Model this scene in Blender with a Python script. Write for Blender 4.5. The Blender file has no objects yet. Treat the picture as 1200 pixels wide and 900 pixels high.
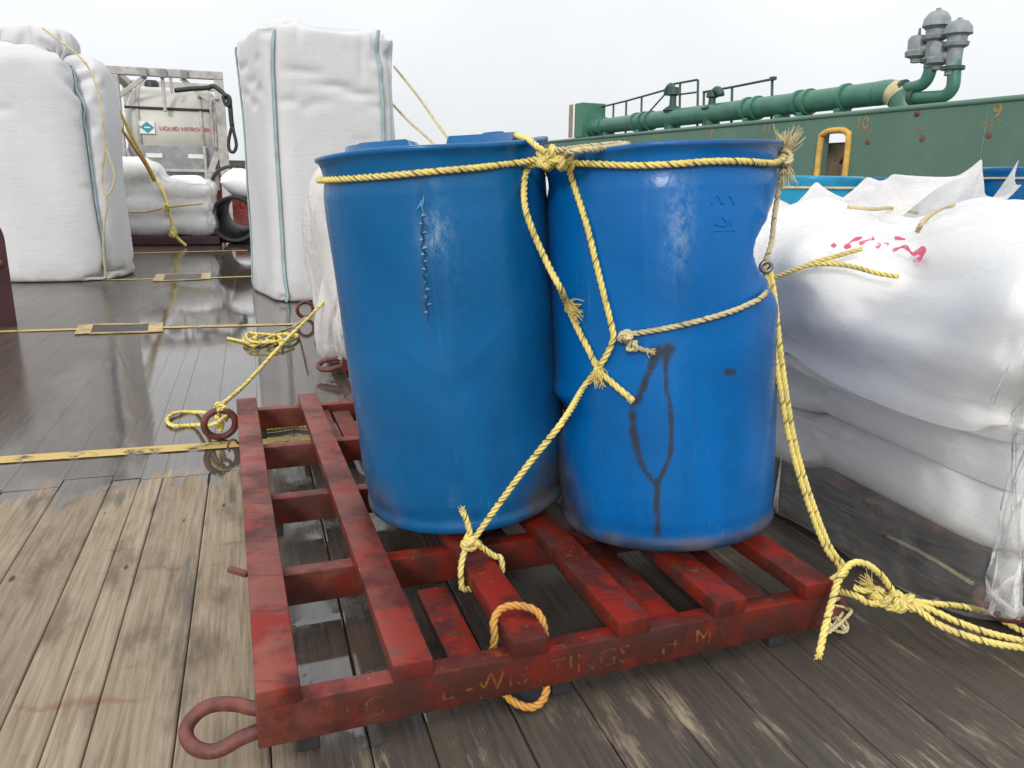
import bpy, bmesh, math, random
import numpy as np
from mathutils import Vector, Matrix
from mathutils.bvhtree import BVHTree

random.seed(7)
rng = np.random.default_rng(7)
S = bpy.context.scene
COL = S.collection
PI = math.pi
R_ = math.radians

# ------------------------------------------------------------------ camera
PITCH, ROLL, FPX, CAMH = R_(14.4317), R_(0.8288), 909.85, 1.065
FW = np.array([0, math.cos(PITCH), -math.sin(PITCH)])
UP = np.array([0, math.sin(PITCH), math.cos(PITCH)])
RI = np.array([1.0, 0, 0])
RI2 = math.cos(ROLL) * RI + math.sin(ROLL) * UP
UP2 = -math.sin(ROLL) * RI + math.cos(ROLL) * UP
CAM = np.array([0, 0, CAMH])
cd = bpy.data.cameras.new('camera')
cam = bpy.data.objects.new('camera', cd)
COL.objects.link(cam)
cd.sensor_width = 36.0
cd.lens = FPX / 1200 * 36
cd.clip_start, cd.clip_end = 0.05, 6000
M = Matrix.Identity(4)
for i in range(3):
    M[i][0], M[i][1], M[i][2], M[i][3] = RI2[i], UP2[i], -FW[i], CAM[i]
cam.matrix_world = M
S.camera = cam

# ------------------------------------------------------------------ overcast sky, soft sun, exposure
SUN_EL, SUN_AZ = R_(27), R_(190)          # sun behind the camera, high, hidden in cloud
w = bpy.data.worlds.new('World')
S.world = w
w.use_nodes = True
nt = w.node_tree
nt.nodes.clear()
wo = nt.nodes.new('ShaderNodeOutputWorld')
bg = nt.nodes.new('ShaderNodeBackground')
bg.inputs['Strength'].default_value = 0.1
sky = nt.nodes.new('ShaderNodeTexSky')
sky.sky_type = 'NISHITA'
sky.sun_disc = False
sky.sun_elevation = SUN_EL
sky.sun_rotation = SUN_AZ
sky.dust_density = 6.0
tc = nt.nodes.new('ShaderNodeTexCoord')
sp = nt.nodes.new('ShaderNodeSeparateXYZ')
nt.links.new(tc.outputs['Generated'], sp.inputs[0])
# cloud deck: standard overcast sky, three times as bright overhead as at the horizon
cr = nt.nodes.new('ShaderNodeValToRGB')
cr.color_ramp.elements[0].position = 0.0
cr.color_ramp.elements[0].color = (8.7, 9.05, 9.3, 1)
cr.color_ramp.elements[1].position = 1.0
cr.color_ramp.elements[1].color = (16.5, 16.6, 16.7, 1)
nt.links.new(sp.outputs['Z'], cr.inputs[0])
cn = nt.nodes.new('ShaderNodeTexNoise')
cn.inputs['Scale'].default_value = 2.2
cn.inputs['Detail'].default_value = 4
nt.links.new(tc.outputs['Generated'], cn.inputs['Vector'])
cm = nt.nodes.new('ShaderNodeMapRange')
cm.inputs[1].default_value, cm.inputs[2].default_value = 0.3, 0.7
cm.inputs[3].default_value, cm.inputs[4].default_value = 0.93, 1.09
nt.links.new(cn.outputs[0], cm.inputs[0])
vm = nt.nodes.new('ShaderNodeVectorMath')
vm.operation = 'SCALE'
nt.links.new(cr.outputs[0], vm.inputs[0])
nt.links.new(cm.outputs[0], vm.inputs['Scale'])
mx = nt.nodes.new('ShaderNodeMix')
mx.data_type = 'RGBA'
mx.inputs[0].default_value = 0.93
nt.links.new(sky.outputs[0], mx.inputs[6])
nt.links.new(vm.outputs[0], mx.inputs[7])
nt.links.new(mx.outputs[2], bg.inputs[0])
nt.links.new(bg.outputs[0], wo.inputs[0])

sl = bpy.data.lights.new('sun', 'SUN')
sl.energy = 1.5
sl.angle = R_(11)
sl.color = (1, 0.97, 0.92)
so = bpy.data.objects.new('sun', sl)
COL.objects.link(so)
# Nishita rotation 0 = +Y, turning towards +X
sd = Vector((math.sin(SUN_AZ) * math.cos(SUN_EL), math.cos(SUN_AZ) * math.cos(SUN_EL), math.sin(SUN_EL)))
so.rotation_euler = (-sd).to_track_quat('-Z', 'Y').to_euler()
so.location = sd * 30
S.view_settings.view_transform = 'Standard'
S.view_settings.look = 'None'
S.view_settings.exposure = 0.0
S.view_settings.gamma = 1.0
S.cycles.max_bounces = 8
S.cycles.transparent_max_bounces = 12

# ------------------------------------------------------------------ measuring helpers
def ray(x, y):
    return (x - 600) / FPX * RI2 + (450 - y) / FPX * UP2 + FW
def G(x, y, z=0.0):                        # the point of the horizontal plane z seen at (x, y)
    d = ray(x, y)
    return CAM + (z - CAMH) / d[2] * d
def P(x, y, Y):                            # the point Y metres ahead seen at (x, y)
    d = ray(x, y)
    return CAM + Y / d[1] * d

# ------------------------------------------------------------------ object helpers
def tag(o, label=None, cat=None, group=None, kind=None):
    if label: o['label'] = label
    if cat: o['category'] = cat
    if group: o['group'] = group
    if kind: o['kind'] = kind
    return o
def empty(name, loc=(0, 0, 0), rz=0.0, label=None, cat=None, group=None):
    o = bpy.data.objects.new(name, None)
    COL.objects.link(o)
    o.location = loc
    o.rotation_euler = (0, 0, rz)
    o.empty_display_size = 0.1
    return tag(o, label, cat, group)
def mk(name, V, F, mats, parent=None, smooth=True, mi=None, recenter=None):
    V = np.asarray(V, dtype=float).reshape(-1, 3)
    loc = None
    if recenter is None: recenter = parent is None
    if recenter:
        loc = np.array([(V[:, 0].min() + V[:, 0].max()) / 2, (V[:, 1].min() + V[:, 1].max()) / 2, V[:, 2].min()])
        V = V - loc
    me = bpy.data.meshes.new(name)
    me.from_pydata(V.tolist(), [], [list(map(int, f)) for f in F])
    if not isinstance(mats, (list, tuple)): mats = [mats]
    for m in mats: me.materials.append(m)
    if mi is not None: me.polygons.foreach_set('material_index', np.asarray(mi, dtype=np.int32))
    if smooth: me.polygons.foreach_set('use_smooth', np.ones(len(me.polygons), dtype=bool))
    me.update()
    o = bpy.data.objects.new(name, me)
    COL.objects.link(o)
    if loc is not None: o.location = loc
    if parent is not None: o.parent = parent
    return o
class MB:
    """collects shapes into one mesh"""
    def __init__(s): s.V, s.F, s.mi = [], [], []
    def add(s, V, F, m=0):
        n = len(s.V)
        s.V += [tuple(map(float, v)) for v in V]
        s.F += [tuple(int(i) + n for i in f) for f in F]
        s.mi += [m] * len(F)
        return s
    def box(s, c, d, rot=None, bev=0.0, m=0):
        bm = bmesh.new()
        bmesh.ops.create_cube(bm, size=1)
        for v in bm.verts: v.co = Vector((v.co.x * d[0], v.co.y * d[1], v.co.z * d[2]))
        if bev > 0: bmesh.ops.bevel(bm, geom=bm.edges[:], offset=bev, segments=2, affect='EDGES', profile=0.5)
        bm.verts.index_update()
        A = rot if rot is not None else Matrix.Identity(3)
        V = [tuple(A @ v.co + Vector(c)) for v in bm.verts]
        F = [[v.index for v in f.verts] for f in bm.faces]
        bm.free()
        return s.add(V, F, m)
    def bar(s, a, b, wd, ht, bev=0.0, m=0):      # a beam from a to b
        a, b = Vector(a), Vector(b)
        x = (b - a).normalized()
        up = Vector((0, 0, 1)) if abs(x.z) < 0.95 else Vector((0, 1, 0))
        y = up.cross(x).normalized()
        z = x.cross(y)
        A = Matrix((x, y, z)).transposed()
        return s.box((a + b) / 2, ((b - a).length, wd, ht), A, bev, m)
    def tube(s, pts, r, n=10, caps=True, m=0, closed=False):
        V, F = tube(pts, r, n, caps, closed)
        return s.add(V, F, m)
    def lathe(s, prof, n=24, c=(0, 0, 0), A=None, m=0):
        V, F = [], []
        for (r, z) in prof:
            for k in range(n):
                t = 2 * PI * k / n
                p = Vector((r * math.cos(t), r * math.sin(t), z))
                if A is not None: p = A @ p
                V.append(tuple(p + Vector(c)))
        for j in range(len(prof) - 1):
            for k in range(n):
                F.append((j * n + k, j * n + (k + 1) % n, (j + 1) * n + (k + 1) % n, (j + 1) * n + k))
        return s.add(V, F, m)
    def build(s, name, mats, parent=None, smooth=False):
        o = mk(name, s.V, s.F, mats, parent, smooth, s.mi)
        return o
def auto_smooth(o, ang=35):
    me = o.data
    bm = bmesh.new(); bm.from_mesh(me)
    for f in bm.faces: f.smooth = True
    for e in bm.edges:
        if len(e.link_faces) == 2 and e.calc_face_angle(0) > R_(ang): e.smooth = False
    bm.to_mesh(me); bm.free()
    return o
def frames(pts, closed=False):
    pts = np.asarray(pts, float)
    if closed: T = np.roll(pts, -1, 0) - np.roll(pts, 1, 0)
    else: T = np.gradient(pts, axis=0)
    T /= np.linalg.norm(T, axis=1)[:, None] + 1e-12
    u = np.cross(T[0], [0, 0, 1.0])
    if np.linalg.norm(u) < 1e-3: u = np.cross(T[0], [0, 1.0, 0])
    u /= np.linalg.norm(u)
    U = np.zeros_like(pts)
    for i in range(len(pts)):
        u = u - T[i] * (u @ T[i]); u /= np.linalg.norm(u) + 1e-12
        U[i] = u
    return T, U, np.cross(T, U)
def tube(pts, r, n=10, caps=True, closed=False):
    pts = np.asarray(pts, float)
    T, U, W = frames(pts, closed)
    rr = np.broadcast_to(np.asarray(r, float), (len(pts),))
    t = np.arange(n) * 2 * PI / n
    V = pts[:, None, :] + rr[:, None, None] * (np.cos(t)[None, :, None] * U[:, None, :] + np.sin(t)[None, :, None] * W[:, None, :])
    V = V.reshape(-1, 3).tolist()
    F = []
    L = len(pts)
    for j in range(L if closed else L - 1):
        j2 = (j + 1) % L
        for k in range(n):
            F.append((j * n + k, j * n + (k + 1) % n, j2 * n + (k + 1) % n, j2 * n + k))
    if caps and not closed:
        F.append(tuple(range(n - 1, -1, -1)))
        F.append(tuple((L - 1) * n + k for k in range(n)))
    return V, F
def spline(pts, step=0.01, closed=False):          # Catmull-Rom, evenly resampled
    p = np.asarray(pts, float)
    if closed: q = np.vstack([p[-1], p, p[0], p[1]])
    else: q = np.vstack([2 * p[0] - p[1], p, 2 * p[-1] - p[-2]])
    out = []
    for i in range(1, len(q) - 2):
        t = np.linspace(0, 1, 24, endpoint=False)[:, None]
        a, b, c, d = q[i - 1], q[i], q[i + 1], q[i + 2]
        out.append(0.5 * (2 * b + (c - a) * t + (2 * a - 5 * b + 4 * c - d) * t ** 2 + (3 * b - a - 3 * c + d) * t ** 3))
    out = np.vstack(out + [q[-2][None]])
    s = np.concatenate([[0], np.cumsum(np.linalg.norm(np.diff(out, axis=0), axis=1))])
    n = max(4, int(s[-1] / step))
    ss = np.linspace(0, s[-1], n + (0 if closed else 1), endpoint=not closed)
    return np.stack([np.interp(ss, s, out[:, k]) for k in range(3)], 1)

# ------------------------------------------------------------------ material helpers
class NB:
    def creases(s, vec, scale):
        nz = s.n('ShaderNodeTexNoise'); s.put(nz.inputs['Vector'], vec); nz.inputs['Scale'].default_value = scale * 0.7; nz.inputs['Detail'].default_value = 3
        md = s.n('ShaderNodeMix', data_type='RGBA'); md.inputs[0].default_value = 0.22 / max(1.0, scale * 0.25)
        s.put(md.inputs[6], vec); s.put(md.inputs[7], nz.outputs['Color'])
        v = s.n('ShaderNodeTexVoronoi', feature='DISTANCE_TO_EDGE'); s.put(v.inputs['Vector'], md.outputs[2]); v.inputs['Scale'].default_value = scale
        return s.sstep(v.outputs['Distance'], 0.0, 0.16)
    def __init__(s, name):
        s.m = bpy.data.materials.new(name)
        s.m.use_nodes = True
        s.t = s.m.node_tree
        s.t.nodes.clear()
        s.out = s.t.nodes.new('ShaderNodeOutputMaterial')
        s.b = s.t.nodes.new('ShaderNodeBsdfPrincipled')
        s.t.links.new(s.b.outputs[0], s.out.inputs[0])
    def n(s, typ, **kw):
        nd = s.t.nodes.new(typ)
        for k, v in kw.items(): setattr(nd, k, v)
        return nd
    def put(s, sock, v):
        if isinstance(v, bpy.types.NodeSocket): s.t.links.new(v, sock)
        elif isinstance(v, (tuple, list)) and len(v) == 3 and sock.type == 'RGBA': sock.default_value = (*v, 1)
        else: sock.default_value = v
    def set(s, **kw):
        for k, v in kw.items(): s.put(s.b.inputs[k.replace('_', ' ')], v)
        return s
    def obj(s):
        return s.n('ShaderNodeTexCoord').outputs['Object']
    def pos(s):
        return s.n('ShaderNodeNewGeometry').outputs['Position']
    def rand(s):
        return s.n('ShaderNodeObjectInfo').outputs['Random']
    def mapping(s, vec, scale=(1, 1, 1), rot=(0, 0, 0), loc=(0, 0, 0)):
        nd = s.n('ShaderNodeMapping')
        s.put(nd.inputs[0], vec)
        s.put(nd.inputs['Scale'], scale); s.put(nd.inputs['Rotation'], rot); s.put(nd.inputs['Location'], loc)
        return nd.outputs[0]
    def noise(s, vec, scale=5, detail=4, rough=0.55, dist=0.0):
        nd = s.n('ShaderNodeTexNoise')
        s.put(nd.inputs['Vector'], vec)
        nd.inputs['Scale'].default_value = scale; nd.inputs['Detail'].default_value = detail
        nd.inputs['Roughness'].default_value = rough; nd.inputs['Distortion'].default_value = dist
        return nd.outputs[0]
    def voro(s, vec, scale=5, feature='F1'):
        nd = s.n('ShaderNodeTexVoronoi', feature=feature)
        s.put(nd.inputs['Vector'], vec)
        nd.inputs['Scale'].default_value = scale
        return nd.outputs['Distance']
    def ramp(s, f, stops):
        nd = s.n('ShaderNodeValToRGB')
        s.put(nd.inputs[0], f)
        e = nd.color_ramp.elements
        while len(e) < len(stops): e.new(0.5)
        for el, (p, c) in zip(e, stops):
            el.position = p
            el.color = (c, c, c, 1) if isinstance(c, (int, float)) else (*c, 1)
        return nd.outputs[0]
    def sstep(s, v, a, b):
        nd = s.n('ShaderNodeMapRange', interpolation_type='SMOOTHSTEP')
        s.put(nd.inputs[0], v)
        nd.inputs[1].default_value, nd.inputs[2].default_value = a, b
        return nd.outputs[0]
    def lin(s, v, a, b, c, d):
        nd = s.n('ShaderNodeMapRange')
        s.put(nd.inputs[0], v)
        for i, x in enumerate((a, b, c, d)): nd.inputs[i + 1].default_value = x
        return nd.outputs[0]
    def mix(s, f, a, b, blend='MIX'):
        nd = s.n('ShaderNodeMix', data_type='RGBA', blend_type=blend)
        s.put(nd.inputs[0], f); s.put(nd.inputs[6], a); s.put(nd.inputs[7], b)
        return nd.outputs[2]
    def mth(s, op, a, b=0.0, clamp=False):
        nd = s.n('ShaderNodeMath', operation=op, use_clamp=clamp)
        s.put(nd.inputs[0], a); s.put(nd.inputs[1], b)
        return nd.outputs[0]
    def xyz(s, vec):
        nd = s.n('ShaderNodeSeparateXYZ'); s.put(nd.inputs[0], vec)
        return nd.outputs
    def attr(s, name):
        nd = s.n('ShaderNodeAttribute', attribute_name=name)
        return nd.outputs['Color']
    def rgb(s, col):
        nd = s.n('ShaderNodeSeparateColor'); s.put(nd.inputs[0], col)
        return nd.outputs
    def bump(s, h, strength=0.3, dist=0.01, normal=None):
        nd = s.n('ShaderNodeBump')
        s.put(nd.inputs['Height'], h)
        nd.inputs['Strength'].default_value = strength; nd.inputs['Distance'].default_value = dist
        if normal is not None: s.put(nd.inputs['Normal'], normal)
        return nd.outputs[0]

def simple(name, col, rough=0.5, metal=0.0, var=0.25, scale=8, bump=0.1):
    b = NB(name)
    o = b.obj()
    f = b.noise(o, scale, 5)
    c = b.mix(b.lin(f, 0.3, 0.7, 0, 1), tuple(x * (1 - var) for x in col), tuple(min(1, x * (1 + var)) for x in col))
    b.set(Base_Color=c, Roughness=b.lin(f, 0.3, 0.7, max(0.05, rough - 0.1), min(1, rough + 0.1)), Metallic=metal)
    if bump: b.set(Normal=b.bump(f, bump, 0.01))
    return b.m

DECK_YAW = R_(18.4)
def deckco(u, v, z=0.0):
    return np.array([u * math.cos(DECK_YAW) - v * math.sin(DECK_YAW), u * math.sin(DECK_YAW) + v * math.cos(DECK_YAW), z])

def plank_material(name, far=False):
    b = NB(name)
    o = b.obj()
    rnd = b.rand()
    off = b.n('ShaderNodeCombineXYZ')
    b.put(off.inputs[0], b.mth('MULTIPLY', rnd, 91.0)); b.put(off.inputs[1], b.mth('MULTIPLY', rnd, 57.0))
    ad = b.n('ShaderNodeVectorMath', operation='ADD')
    b.put(ad.inputs[0], o); b.put(ad.inputs[1], off.outputs[0])
    ov = ad.outputs[0]
    grain = b.noise(b.mapping(ov, (38, 1.6, 8)), 2.2, 9, 0.62, 0.35)
    fine = b.noise(b.mapping(ov, (190, 5, 20)), 2.0, 4, 0.7)
    blot = b.noise(b.mapping(ov, (6, 2.2, 1)), 1.3, 5, 0.6)
    d = b.mapping(b.pos(), (1, 1, 1), (0, 0, -DECK_YAW))
    dx = b.xyz(d)
    u, v = dx[0], dx[1]
    # ---- dry weathered timber
    dry = b.ramp(grain, [(0.25, (0.15, 0.105, 0.065)), (0.42, (0.275, 0.212, 0.143)), (0.58, (0.35, 0.28, 0.198)), (0.78, (0.43, 0.355, 0.265))])
    dry = b.mix(b.sstep(blot, 0.5, 0.72), dry, (0.16, 0.12, 0.085))
    dry = b.mix(b.mth('MULTIPLY', b.sstep(fine, 0.56, 0.72), 0.40), dry, (0.13, 0.095, 0.06))
    tone = b.lin(rnd, 0, 1, 0.70, 1.15)
    tv = b.n('ShaderNodeVectorMath', operation='SCALE'); b.put(tv.inputs[0], dry); b.put(tv.inputs['Scale'], tone)
    dry = tv.outputs[0]
    # rust streaks that ran across the boards
    wob = b.mth('MULTIPLY', b.noise(b.mapping(d, (3, 3, 1)), 2.0, 3), 0.16)
    vv = b.mth('ADD', b.mth('ADD', v, wob), b.mth('MULTIPLY', u, 0.10))
    rust = None
    for c0, wd in ((1.60, 0.018), (1.71, 0.013), (2.20, 0.02), (2.32, 0.012)):
        g = b.mth('SUBTRACT', 1.0, b.mth('DIVIDE', b.mth('ABSOLUTE', b.mth('SUBTRACT', vv, c0 + 0.06)), wd), True)
        rust = g if rust is None else b.mth('MAXIMUM', rust, g)
    rust = b.mth('MULTIPLY', rust, b.sstep(b.noise(d, 7, 5, 0.7), 0.42, 0.68))
    dry = b.mix(b.mth('MULTIPLY', rust, 0.6), dry, (0.17, 0.065, 0.02))
    # small dark knots and nail heads
    kn = b.sstep(b.voro(b.mapping(ov, (9, 3.2, 1)), 1.0), 0.085, 0.04)
    dry = b.mix(b.mth('MULTIPLY', kn, 0.85), dry, (0.03, 0.022, 0.016))
    # ---- wet dark timber
    wet = b.ramp(grain, [(0.3, (0.065, 0.052, 0.044)), (0.55, (0.115, 0.095, 0.078)), (0.75, (0.16, 0.135, 0.11))])
    wet = b.mix(b.sstep(b.noise(b.mapping(ov, (3.2, 1.2, 1)), 1.1, 4), 0.52, 0.75), wet, (0.15, 0.115, 0.085))
    # ---- where the deck is wet: beyond the rain edge, and on the traffic-darkened boards round the pallet
    nz = b.noise(b.mapping(d, (7.5, 1.1, 1)), 1.3, 5, 0.6)
    edge = b.mth('ADD', v, b.mth('MULTIPLY', b.mth('SUBTRACT', nz, 0.5), 1.3))
    w_far = b.sstep(edge, 2.83, 2.95)
    nz2 = b.noise(b.mapping(d, (9, 1.9, 1)), 1.0, 8, 0.68)
    nz2 = b.mth('ADD', nz2, b.mth('ADD', b.mth('MULTIPLY', b.mth('SUBTRACT', 0.5, grain), 0.42), b.mth('MULTIPLY', b.mth('SUBTRACT', 0.5, fine), 0.25)))
    w_pal = b.mth('MULTIPLY', b.sstep(u, -0.02, 0.06), b.sstep(nz2, 0.68, 0.53))
    nz3 = b.noise(b.mapping(d, (6, 1.0, 1), (0, 0, 0), (3.7, 1.2, 0)), 1.4, 5)
    w_spot = b.mth('MULTIPLY', b.sstep(nz3, 0.56, 0.68), 0.75)
    # wet boards under the pallet; the darkening also paints in its shade
    w_un = b.mth('MULTIPLY', b.mth('MULTIPLY', b.sstep(b.mth('ADD', u, b.mth('MULTIPLY', nz2, 0.10)), 0.0, 0.10), b.sstep(u, 1.30, 1.15)), b.sstep(b.mth('ADD', v, b.mth('MULTIPLY', nz2, 0.3)), 1.38, 1.55))
    w_pal = b.mth('MAXIMUM', w_pal, w_un)
    wet_shade_m = b.mth('MAXIMUM', b.mth('MAXIMUM', w_far, w_pal), w_spot)
    # film of standing water
    pud = b.mth('MULTIPLY', b.sstep(b.noise(d, 2.6, 4), 0.44, 0.56), b.sstep(u, 0.0, 0.1))
    pud = b.mth('MULTIPLY', pud, b.mth('MULTIPLY', b.sstep(v, 1.25, 1.4), b.sstep(u, 0.75, 0.45)))
    for (pu, pv, pr) in ((0.135, 1.66, 0.16), (0.20, 1.42, 0.12), (0.30, 2.1, 0.12)):
        dd_ = b.mth('SQRT', b.mth('ADD', b.mth('POWER', b.mth('SUBTRACT', u, pu), 2.0), b.mth('POWER', b.mth('MULTIPLY', b.mth('SUBTRACT', v, pv), 0.75), 2.0)))
        g_ = b.mth('ADD', b.mth('SUBTRACT', 1.0, b.mth('DIVIDE', dd_, pr)), b.mth('MULTIPLY', b.mth('SUBTRACT', b.noise(d, 14, 5, 0.65), 0.5), 1.6))
        pud = b.mth('MAXIMUM', pud, b.sstep(g_, 0.15, 0.32))
    stand = b.sstep(b.mth('ADD', u, b.mth('MULTIPLY', b.mth('SUBTRACT', b.noise(b.mapping(d, (3, 1, 1)), 1.1, 5, 0.6), 0.5), 0.9)), -1.15, -0.72)
    damp = b.mth('MULTIPLY', w_far, b.mth('SUBTRACT', 1.0, stand))
    film = b.mth('MAXIMUM', w_far, pud)
    wet_shade_m = b.mth('MAXIMUM', wet_shade_m, pud)
    dk = b.n('ShaderNodeVectorMath', operation='SCALE'); b.put(dk.inputs[0], wet); b.put(dk.inputs['Scale'], b.lin(w_far, 0, 1, 0.66, 0.72))
    base = b.mix(wet_shade_m, dry, dk.outputs[0])
    soak = b.sstep(b.noise(d, 0.9, 4), 0.35, 0.65)
    r_wet = b.mth('ADD', b.lin(soak, 0, 1, 0.015, 0.06), b.mth('MULTIPLY', damp, 0.16))
    r = b.mix(film, b.mix(wet_shade_m, (0.78,) * 3, (0.42,) * 3), r_wet)
    b.set(Base_Color=base, Roughness=r, IOR=b.mth('SUBTRACT', b.lin(film, 0, 1, 1.4, 1.72), b.mth('MULTIPLY', damp, 0.44)))
    hb = b.mth('ADD', grain, b.mth('MULTIPLY', fine, 0.5))
    bs = b.n('ShaderNodeBump')
    b.put(bs.inputs['Height'], hb); bs.inputs['Distance'].default_value = 0.006
    b.put(bs.inputs['Strength'], b.lin(film, 0, 1, 0.45, 0.012))
    ripple = b.noise(b.mapping(d, (5, 2, 1)), 3.0, 3)
    n2 = b.bump(ripple, 0.02, 0.01, bs.outputs[0])
    b.set(Normal=n2)
    return b.m

def red_paint(name='red_rusty_paint', grime=0.0):
    b = NB(name)
    d = b.pos()
    o = b.obj()
    a = b.noise(d, 9, 6, 0.62)
    c = b.mix(b.sstep(a, 0.42, 0.58), (0.205, 0.017, 0.009), (0.075, 0.016, 0.012))
    dirt = b.noise(b.mapping(d, (1, 1, 1), (0, 0, 0), (5, 2, 1)), 14, 5, 0.6)
    c = b.mix(b.mth('MULTIPLY', b.sstep(dirt, 0.54, 0.66), 0.85), c, (0.085, 0.030, 0.028))
    # chalked, faded paint towards the outer side of the frame
    dk = b.xyz(b.mapping(d, (1, 1, 1), (0, 0, -R_(20.06))))
    fade = b.mth('MULTIPLY', b.sstep(dk[0], 0.52, 0.0), b.sstep(b.noise(d, 6, 4), 0.40, 0.58))
    c = b.mix(b.mth('MULTIPLY', fade, 0.62), c, (0.25, 0.088, 0.068))
    # dark scuff bands across
    wv = b.noise(b.mapping(d, (2.5, 16, 4), (0, 0, -R_(14))), 1.0, 4, 0.6, 0.6)
    c = b.mix(b.mth('MULTIPLY', b.sstep(wv, 0.55, 0.66), 0.7), c, (0.075, 0.028, 0.028))
    ru = b.sstep(b.noise(d, 30, 5, 0.7), 0.60, 0.70)
    c = b.mix(b.mth('MULTIPLY', ru, 0.65), c, (0.20, 0.075, 0.022))
    ch = b.sstep(b.noise(d, 90, 3), 0.70, 0.76)
    c = b.mix(b.mth('MULTIPLY', ch, 0.6), c, (0.45, 0.20, 0.10))
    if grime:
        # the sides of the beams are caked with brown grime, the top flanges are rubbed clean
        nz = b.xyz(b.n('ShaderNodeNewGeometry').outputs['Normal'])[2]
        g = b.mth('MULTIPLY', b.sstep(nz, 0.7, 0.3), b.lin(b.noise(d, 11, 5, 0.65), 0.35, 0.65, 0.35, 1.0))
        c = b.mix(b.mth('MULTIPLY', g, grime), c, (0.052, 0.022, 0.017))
    b.set(Base_Color=c, Roughness=b.lin(a, 0.3, 0.7, 0.26, 0.55), Specular_IOR_Level=0.18)
    b.set(Normal=b.bump(b.mth('ADD', b.noise(d, 60, 5), b.mth('MULTIPLY', dirt, 0.6)), 0.35, 0.004))
    return b.m

def rust_mat():
    b = NB('rusty_dark_red_iron')
    d = b.obj()
    a = b.noise(d, 18, 6, 0.65)
    c = b.ramp(a, [(0.3, (0.045, 0.018, 0.016)), (0.5, (0.13, 0.035, 0.028)), (0.65, (0.19, 0.06, 0.045)), (0.8, (0.24, 0.10, 0.07))])
    b.set(Base_Color=c, Roughness=b.lin(a, 0.3, 0.7, 0.4, 0.7), Normal=b.bump(b.noise(d, 70, 5, 0.7), 0.4, 0.004))
    return b.m

def blue_plastic(name, col):
    b = NB(name)
    o = b.obj()
    st = b.rgb(b.attr('marks'))
    n1 = b.noise(o, 4, 5)
    n2 = b.noise(b.mapping(o, (14, 14, 1.3)), 1.6, 5, 0.6)
    c = b.mix(b.lin(n1, 0.3, 0.7, 0, 1), tuple(x * 0.86 for x in col), tuple(x * 1.14 for x in col))
    # vertical rain-washed dust
    c = b.mix(b.mth('MULTIPLY', b.sstep(n2, 0.50, 0.74), 0.18), c, (0.018, 0.06, 0.12))
    c = b.mix(b.mth('MULTIPLY', b.sstep(b.noise(o, 55, 3), 0.66, 0.76), 0.25), c, (0.05, 0.10, 0.16))
    scr = b.noise(b.mapping(o, (70, 70, 2.2), (0.25, 0.18, 0.0)), 1.5, 3, 0.6)
    scr2 = b.noise(b.mapping(o, (5, 5, 95), (0.12, -0.2, 0.1)), 1.4, 3, 0.6)
    sm = b.sstep(b.noise(o, 3.1, 4, 0.6), 0.42, 0.66)
    c = b.mix(b.mth('MULTIPLY', b.mth('MULTIPLY', b.mth('MAXIMUM', b.sstep(scr, 0.66, 0.72), b.sstep(scr2, 0.69, 0.74)), sm), 0.45), c, (0.10, 0.25, 0.42))
    c = b.mix(b.mth('MULTIPLY', b.sstep(b.noise(b.mapping(o, (2.4, 2.4, 1.0), (0, 0, 0), (2, 5, 1)), 1.7, 5, 0.65), 0.46, 0.70), 0.38), c, tuple(x * 0.45 for x in col))
    grime = b.mth('MULTIPLY', st[1], b.lin(b.noise(o, 16, 5, 0.65), 0.25, 0.6, 0.3, 1.0), True)  # on the left drum this channel also carries painted gap-side shade
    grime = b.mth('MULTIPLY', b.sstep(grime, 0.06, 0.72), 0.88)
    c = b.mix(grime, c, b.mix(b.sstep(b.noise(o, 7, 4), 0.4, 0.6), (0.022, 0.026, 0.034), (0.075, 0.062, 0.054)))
    sc = b.mth('MULTIPLY', st[2], b.sstep(b.noise(b.mapping(o, (26, 26, 17), (0.4, 0.7, 0.2)), 2.0, 7, 0.8), 0.38, 0.64), True)  # pale speckle: some scuffing, mostly a highlight painted into the colour
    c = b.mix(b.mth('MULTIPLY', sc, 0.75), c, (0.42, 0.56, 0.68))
    drip = b.mth('MULTIPLY', st[0], b.lin(b.noise(o, 34, 5, 0.7), 0.32, 0.56, 0.45, 1.0), True)
    c = b.mix(b.mth('MULTIPLY', b.sstep(drip, 0.12, 0.8), 0.92), c, (0.030, 0.036, 0.044))
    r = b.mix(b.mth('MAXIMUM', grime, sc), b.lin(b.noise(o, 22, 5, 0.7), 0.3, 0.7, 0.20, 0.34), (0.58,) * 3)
    b.set(Base_Color=c, Roughness=r, IOR=1.5, Specular_IOR_Level=0.27)
    h = b.mth('ADD', b.noise(o, 45, 4, 0.6), b.mth('MULTIPLY', b.noise(o, 9, 3), 1.6))
    b.set(Normal=b.bump(h, 0.12, 0.006))
    return b.m

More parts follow.
